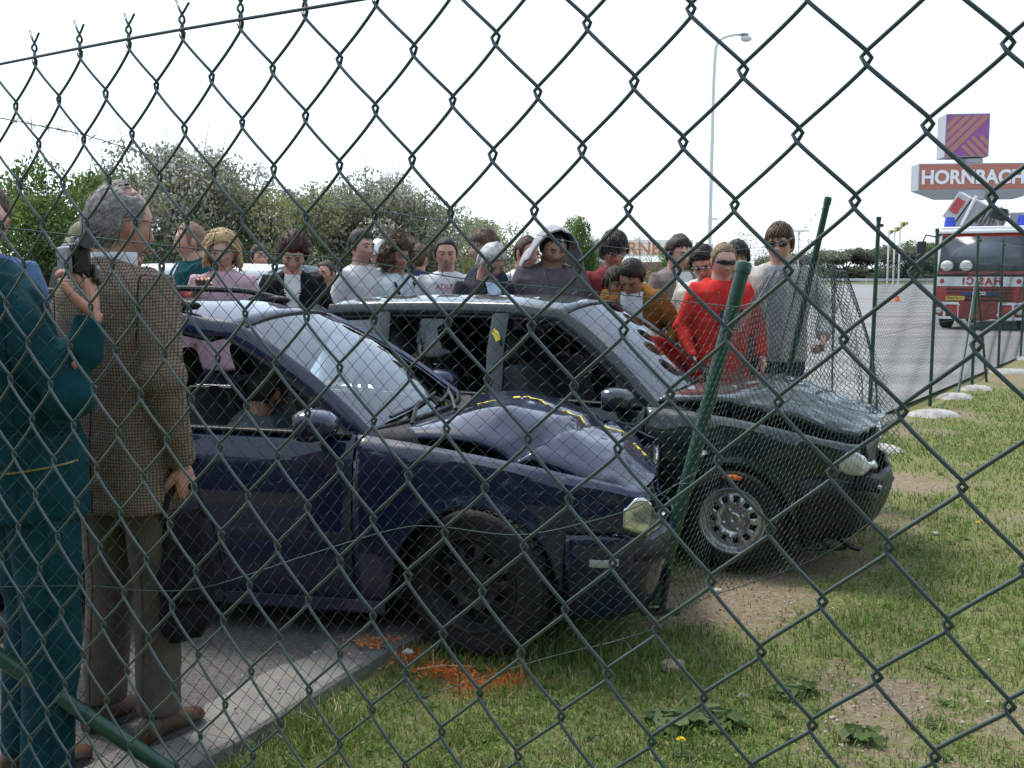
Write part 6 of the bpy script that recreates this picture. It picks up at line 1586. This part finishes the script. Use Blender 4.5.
# man in teal overalls filming
teal_m = fabric('coverall_teal', (.004, .040, .052), bump=.35)
WR, EL = PX(92, 318, 3.05), PX(70, 394, 3.0)
CMx = person('man in teal overalls at the left edge, filming with a raised camcorder', -52, 166, 3.08, face=128, lean=-11, hair=('short', 'dark'), vis_face=False, detail=2, skin=3, group='people standing at the torn fence', base=.035, shoes=(.075, .034, .016),
    top=dict(color=TEAL, kind='coverall', mat=teal_m, vox=.010, wr=.011, sr=1.0, hem=.80),
    arms={-1: dict(world=True, e=EL, w=WR, n=(-1, -.15, .0), curl=.72, d=(-.10, .0, 1), th=1, hs=1.05), 1: dict(e=(.25, -.02, 1.15), w=(.20, -.16, .95), n=(-1, 0, 0), curl=.5)})
mx_ = Matrix.Translation(CMx[0].location) @ Matrix.Rotation(CMx[0].rotation_euler.z, 4, 'Z') @ Matrix.Scale(CMx[1]['S'], 4)
MB().box(CMx[1]['bend']((-.02, .165, 1.26)), (.22, .012, .26)).build('back_label', fabric('label_white', (.66, .66, .70)), CMx[0])
sm = fabric('teal_seam', (.003, .03, .036)); zp = mat('zip_brass', (.30, .24, .10), rough=.4, metal=.5)
for dirv in ((-.6, .0, 0), (-.45, .4, 0)):
    pass
seam(CMx[0], 'coverall', [(0, 0, 1.36), (0, 0, 1.2), (0, 0, 1.02), (0, 0, .84)], (-.6, .25, 0), sm, r=.0025)
for k in range(3):
    seam(CMx[0], 'coverall', [(-.0, .16, 1.03 + .012 * k), (-.0, .05, 1.035 + .012 * k), (-.0, -.05, 1.03 + .012 * k), (0, -.14, 1.03 + .012 * k)], (-.6, .0, 0), sm, r=.0035, name='elastic_band')
seam(CMx[0], 'coverall', [(0, .10, .935), (0, .0, .945), (0, -.08, .955)], (-.6, 0, 0), zp, r=.003, name='pocket_zip')
seam(CMx[0], 'trousers', [(0, 0.01, .86), (0, .01, .5), (0, .02, .1)], (-.6, 0, 0), sm, r=.0025)
cp = PX(76, 262, 3.05); cc = thing('camcorder', 'small dark camcorder with a silver side held up in the raised hand', 'camcorder', cp, math.radians(40))
sv = mat('camcorder_silver', (.22, .24, .26), rough=.4, metal=.4); kb = mat('camcorder_black', (.012, .013, .015), rough=.35)
MB().box((0, 0, .01), (.05, .115, .085)).build('camera_body', kb, cc, bevel=.010, seg=3)
MB().box((-.034, -.01, .005), (.014, .095, .075)).build('side_panel', sv, cc, bevel=.006)
mb = MB(); mb.tube([(0, .055, .02), (0, .085, .02)], [.026, .028], 14); mb.build('lens_barrel', kb, cc)
mb = MB(); mb.tube([(.0, -.05, .05), (0, -.095, .058)], [.018, .022], 12); mb.build('viewfinder', kb, cc)
MB().box((.012, .015, .062), (.03, .05, .022)).build('microphone', kb, cc, bevel=.006)
mb = MB(); mb.grid(lambda u, v: (.03 + .035 * math.sin(PI * u), lerp(-.06, .07, u), -.055 + .05 * v - .02 * u), 12, 4); mb.build('hand_strap', kb, cc, solid=.008)
# passenger in the blue car
def car_pt(x, y, z, o=(.03, 5.22), th=TH1): return Vector((o[0] + x * math.cos(th) - y * math.sin(th), o[1] + x * math.sin(th) + y * math.cos(th), z))
sp_ = car_pt(-1.25, -.36, -.50)
person('passenger in a grey jacket sitting in the dark blue car, one arm reaching forward', 0, 0, 5, face=90 + math.degrees(TH1), hcap=.98, loc=sp_, sit=True, hair=('short', 'dark'), skin=1, top=dict(color=(.10, .115, .125), kind='jacket'), trousers=(.02, .025, .08), group='people at the cars',
    arms={-1: dict(e=(-.27, -.22, 1.14), w=(-.12, -.46, 1.16), n=(0, 0, -1)), 1: dict(e=(.25, -.1, 1.12), w=(.16, -.34, 1.08), n=(0, 0, -1))}, hp=18, hy=55, lean=8)
# ------------------------------------------------------------------ grass, weeds, stones
rs = np.random.RandomState(5)
gm1 = [leafmat('blade_green', (.14, .24, .045), tr=.35), leafmat('blade_yellow_green', (.21, .26, .075), tr=.35), leafmat('blade_dark_green', (.09, .15, .038), tr=.35), mat('blade_straw', (.30, .24, .13), rough=.8), orangep]
N = 210000
Yb = 2.75 * (15 / 2.75) ** rs.uniform(size=N); Xb = rs.uniform(-.50, .52, N) * (Yb + .3)
kx = np.array([kerb_x(y) for y in np.linspace(0, 16, 400)]); kxs = np.interp(Yb, np.linspace(0, 16, 400), kx)
g_ = grassiness(Xb, Yb)
keep = (Xb > kxs + .03) & (rs.uniform(size=N) < np.clip((g_ - .36) / .38, .05, 1) * (.35 + .9 * vnoise(Xb * 4.3, Yb * 4.3, 21)))
Xb, Yb, g_ = Xb[keep], Yb[keep], g_[keep]; n = len(Xb)
Zb = np.array([gheight(x, y) - .006 for x, y in zip(Xb, Yb)])
tuft = np.clip(vnoise(Xb * 6, Yb * 6, 8) * .7 + 1.3 * np.clip(vnoise(Xb * 2.7, Yb * 2.7, 33) - .55, 0, 1) + .2 * vnoise(Xb * 17, Yb * 17, 9), 0, 1.2)
tall = np.exp(-((Xb - GR(560, 655).x) ** 2 / .5 ** 2 + (Yb - GR(560, 655).y) ** 2 / .22 ** 2)) + .5 * np.exp(-((Xb - GR(300, 735).x) ** 2 + (Yb - GR(300, 735).y) ** 2) / .3 ** 2)
h = (.013 + .042 * rs.uniform(size=n) ** 1.6 * np.clip(g_ * 1.35, .3, 1.2) * (.35 + 1.1 * tuft)) * (1 + 1.5 * tall)
a = rs.uniform(0, 2 * PI, n); wd = .0016 + .0016 * rs.uniform(size=n) + .0004 * np.maximum(0, Yb - 4)
ln = rs.uniform(.15, 1.1, n) * h; la = a + PI / 2 + rs.uniform(-.5, .5, n)
ux, uy = np.cos(a) * wd, np.sin(a) * wd; lx, ly = np.cos(la) * ln, np.sin(la) * ln
B0 = np.stack([Xb, Yb, Zb], 1); U = np.stack([ux, uy, 0 * ux], 1)
M1 = B0 + np.stack([lx * .35, ly * .35, h * .62], 1); T1 = B0 + np.stack([lx, ly, h], 1)
V = np.stack([B0 - U, B0 + U, M1 - U * .75, M1 + U * .75, T1], 1).reshape(-1, 3)
base = np.arange(n) * 5
F = np.concatenate([np.stack([base, base + 1, base + 3], 1), np.stack([base, base + 3, base + 2], 1), np.stack([base + 2, base + 3, base + 4], 1)])
mi = rs.choice([0, 1, 2, 3], size=n, p=[.36, .34, .17, .13])
spm = np.zeros(n)
for c, rx, ry in SPRAY: spm = np.maximum(spm, np.exp(-((Xb - c.x) / rx) ** 2 - ((Yb - c.y) / ry) ** 2))
mi = np.where(spm > rs.uniform(.15, .75, n), 4, mi)
stuff(link('grass', npmesh('grass', V, F, gm1, np.concatenate([mi, mi, mi]))))
# low clover leaves between the blades
N = 60000
Yc = 2.75 * (12 / 2.75) ** rs.uniform(size=N); Xc = rs.uniform(-.50, .52, N) * (Yc + .3); kxs = np.interp(Yc, np.linspace(0, 16, 400), kx)
gc = grassiness(Xc, Yc); keep = (Xc > kxs + .04) & (rs.uniform(size=N) < np.clip((gc - .38) / .4, .02, .9) * (.25 + vnoise(Xc * 3, Yc * 3, 12)))
Xc, Yc = Xc[keep], Yc[keep]; n = len(Xc); Zc = np.array([gheight(x, y) for x, y in zip(Xc, Yc)]) + rs.uniform(.002, .03, n)
a = rs.uniform(0, 2 * PI, n); L = rs.uniform(.005, .012, n); w_ = L * rs.uniform(.35, .6, n); tl = rs.uniform(-.4, .6, n) * L
P0 = np.stack([Xc, Yc, Zc], 1); d1_ = np.stack([np.cos(a) * L, np.sin(a) * L, tl], 1); d2_ = np.stack([-np.sin(a) * w_, np.cos(a) * w_, rs.uniform(-.3, .3, n) * w_], 1)
V = np.stack([P0 - d1_, P0 + d2_, P0 + d1_, P0 - d2_], 1).reshape(-1, 3)
stuff(link('clover', npmesh('clover', V, np.arange(4 * n).reshape(-1, 4), gm1[:3], rs.choice([0, 1, 2], n))))
# pebbles and crumbs of soil
pm_ = [mat('pebble_pale', (.46, .43, .38), rough=.9, vary=.2), mat('pebble_brown', (.22, .155, .11), rough=.95, vary=.3), mat('pebble_grey', (.30, .29, .27), rough=.9, vary=.2)]
mb = MB()
for i in range(3000):
    Y = 2.8 * (11 / 2.8) ** random.random(); X = random.uniform(-.5, .52) * Y
    if X < kerb_x(Y) + .02 and not (random.random() < .25 and X > kerb_x(Y) - 2.5): continue
    on = X < kerb_x(Y); g = float(grassiness(X, Y))
    if not on and g > .58 and random.random() < .8: continue
    r = random.uniform(.002, .007) * (1.8 if random.random() < .05 else 1); z = gheight(X, Y) - .002 if not on else (.053 if X > kerb_x(Y) - .28 else .032)
    mb.ell((X, Y, z), (r * random.uniform(.8, 1.5), r, r * .7), 6, 4, m=random.choice([0, 0, 1, 1, 2]), R=Matrix.Rotation(random.random() * 6, 3, 'Z'))
stuff(mb.build('gravel', pm_))
def rock(label, px, py, r, m, seed, on=0.0, flat=.55):
    g = GR(px, py); mb = MB(); mb.ell((0, 0, 0), (r, r * .8, r * flat), 18, 12)
    mb.v = [tuple(Vector(v) * (1 + .22 * mnoise.noise(Vector(v) / r * 1.3 + Vector((seed, 0, 0))) + .10 * mnoise.noise(Vector(v) / r * 3.3 + Vector((seed, 4, 0))))) for v in mb.v]
    o = mb.build('stone', m); o.location = (g.x, g.y, gheight(g.x, g.y) + on + r * flat * .35); tag(o, label, 'stone', 'loose stones in the grass')
rock('pinkish lump of rubble in the grass below the leaning post', 672, 664, .055, mat('rubble_pink', (.36, .27, .21), rough=.95, vary=.3, scale=30, bump=.6), 1)
rock('pale rounded pebble on the concrete edging beside the orange paint', 408, 662, .022, pm_[0], 2, on=.05)
rock('pale stone in the grass right of the green car nose', 935, 530, .024, pm_[0], 3)
rock('flat whitish stone in the bare soil below the silver wheel', 716, 590, .03, pm_[0], 4, flat=.4)
rock('small grey stone near the bottom edge, right of the yellow dandelion', 742, 690, .018, pm_[2], 5)
# spray paint speckles on the concrete
mb = MB()
for i in range(420):
    c, rx, ry = random.choice(SPRAY[:2]); x = c.x + random.gauss(-.05, rx * .6); y = c.y + random.gauss(0, ry * .8)
    k = kerb_x(y)
    z = .0545 if k - .29 < x < k else (.0315 if x <= k - .29 else gheight(x, y) + .004)
    r = random.uniform(.002, .008); n_ = 6
    mb.add([(x + r * math.cos(2 * PI * j / n_) * random.uniform(.7, 1.3), y + r * math.sin(2 * PI * j / n_) * random.uniform(.7, 1.3), z + .004) for j in range(n_)], [tuple(range(n_))])
stuff(mb.build('paint_spots', orangep))
# broad-leaved weed and dandelions
wl = leafmat('weed_leaf', (.085, .135, .04), tr=.3); ws = leafmat('weed_leaf_pale', (.115, .16, .07), tr=.3)
def leaf_mb(L, W_, droop, seed):
    mb = MB(); mb.grid(lambda u, v: ((2 * v - 1) * W_ * math.sin(PI * min(1, u * .92 + .06)) ** .8, u * L, droop * (u - u * u * 1.3) * L + .12 * W_ * abs(2 * v - 1) + .01 * math.sin(u * 14 + seed)), 8, 4); return mb
def weed(label, px, py, nl, L, seed):
    g = GR(px, py); t = thing('weed_plant', label, 'plant', (g.x, g.y, gheight(g.x, g.y))); r = random.Random(seed)
    for k in range(nl):
        mb = leaf_mb(L * r.uniform(.6, 1.1), L * r.uniform(.26, .36), r.uniform(.35, .8), k)
        mb.xf(Matrix.Translation((r.uniform(-.03, .03), r.uniform(-.03, .03), .005)) @ Matrix.Rotation(k * 2.4 + r.uniform(-.3, .3), 4, 'Z') @ Matrix.Rotation(r.uniform(.1, .5), 4, 'X')); mb.build('leaf', wl if k % 3 else ws, t)
weed('broad-leaved weed left of the yellow dandelion at the bottom', 668, 716, 13, .13, 1)
weed('broad-leaved weed just right of the yellow dandelion at the bottom', 722, 716, 9, .12, 2)
weed('small broad-leaved weed in the grass at bottom right', 858, 735, 7, .09, 3)
weed('low weed with upright leaves beside the bottom centre wire crossing', 800, 690, 7, .10, 6)
# many small rosettes of weeds mixed through the turf
mb = MB()
for i in range(260):
    Y = 2.85 * (9.5 / 2.85) ** random.random(); X = random.uniform(-.45, .5) * Y
    if X < kerb_x(Y) + .08 or float(grassiness(X, Y)) < .45: continue
    z = gheight(X, Y); L = random.uniform(.025, .06); a0 = random.random() * 6
    for k in range(random.randint(4, 8)):
        a = a0 + k * 2.4; l_ = L * random.uniform(.6, 1.1); d = Vector((math.cos(a), math.sin(a), random.uniform(.25, 1.0))).normalized(); s_ = Vector((-math.sin(a), math.cos(a), 0)) * l_ * random.uniform(.16, .3); o = Vector((X, Y, z))
        mb.add([o, o + d * l_ * .5 - s_, o + d * l_ + Vector((0, 0, -l_ * .25)), o + d * l_ * .5 + s_], [(0, 1, 2), (0, 2, 3)], m=random.choice([0, 0, 1]))
stuff(mb.build('weeds', [wl, ws]))
fyel = mat('dandelion_yellow', (.80, .58, .03), rough=.7)
def dandelion(label, px, py, z=.07):
    g = GR(px, py, z); t = thing('dandelion', label, 'flower', (g.x, g.y, gheight(g.x, g.y)), 0, 'yellow dandelions in the grass')
    MB().tube([(0, 0, 0), (.004, 0, z * .6), (0, 0, z)], .0022, 6).build('stem', wl, t)
    mb = MB()
    for k in range(36):
        a = k * 2.4; L = .017 * (1 - .012 * k); up = .1 + k * .03
        d = Vector((math.cos(a) * math.cos(up), math.sin(a) * math.cos(up), math.sin(up))); sd_ = Vector((-math.sin(a), math.cos(a), 0)) * .0024
        b0 = Vector((0, 0, z)); mb.add([b0 - sd_ * .5, b0 + d * L - sd_, b0 + d * L + sd_, b0 + sd_ * .5], [(0, 1, 2, 3)])
    mb.build('flower_head', fyel, t, smooth=False)
dandelion('yellow dandelion flower among weeds at the bottom', 681, 731)
dandelion('single yellow dandelion in the grass right of the green car', 978, 519)
dandelion('tiny far yellow dandelion by the right edge near the posts', 1001, 380)
# dry stick
g = GR(430, 676); o = MB().tube([(-.1, -.01, .02), (0, .01, .03), (.13, .03, .018)], [.004, .004, .002], 6).build('twig', mat('dry_stick', (.34, .22, .13), rough=.9)); o.location = (g.x + .05, g.y, .01); tag(o, 'thin dry twig lying in the orange-sprayed grass by the front wheel', 'twig')
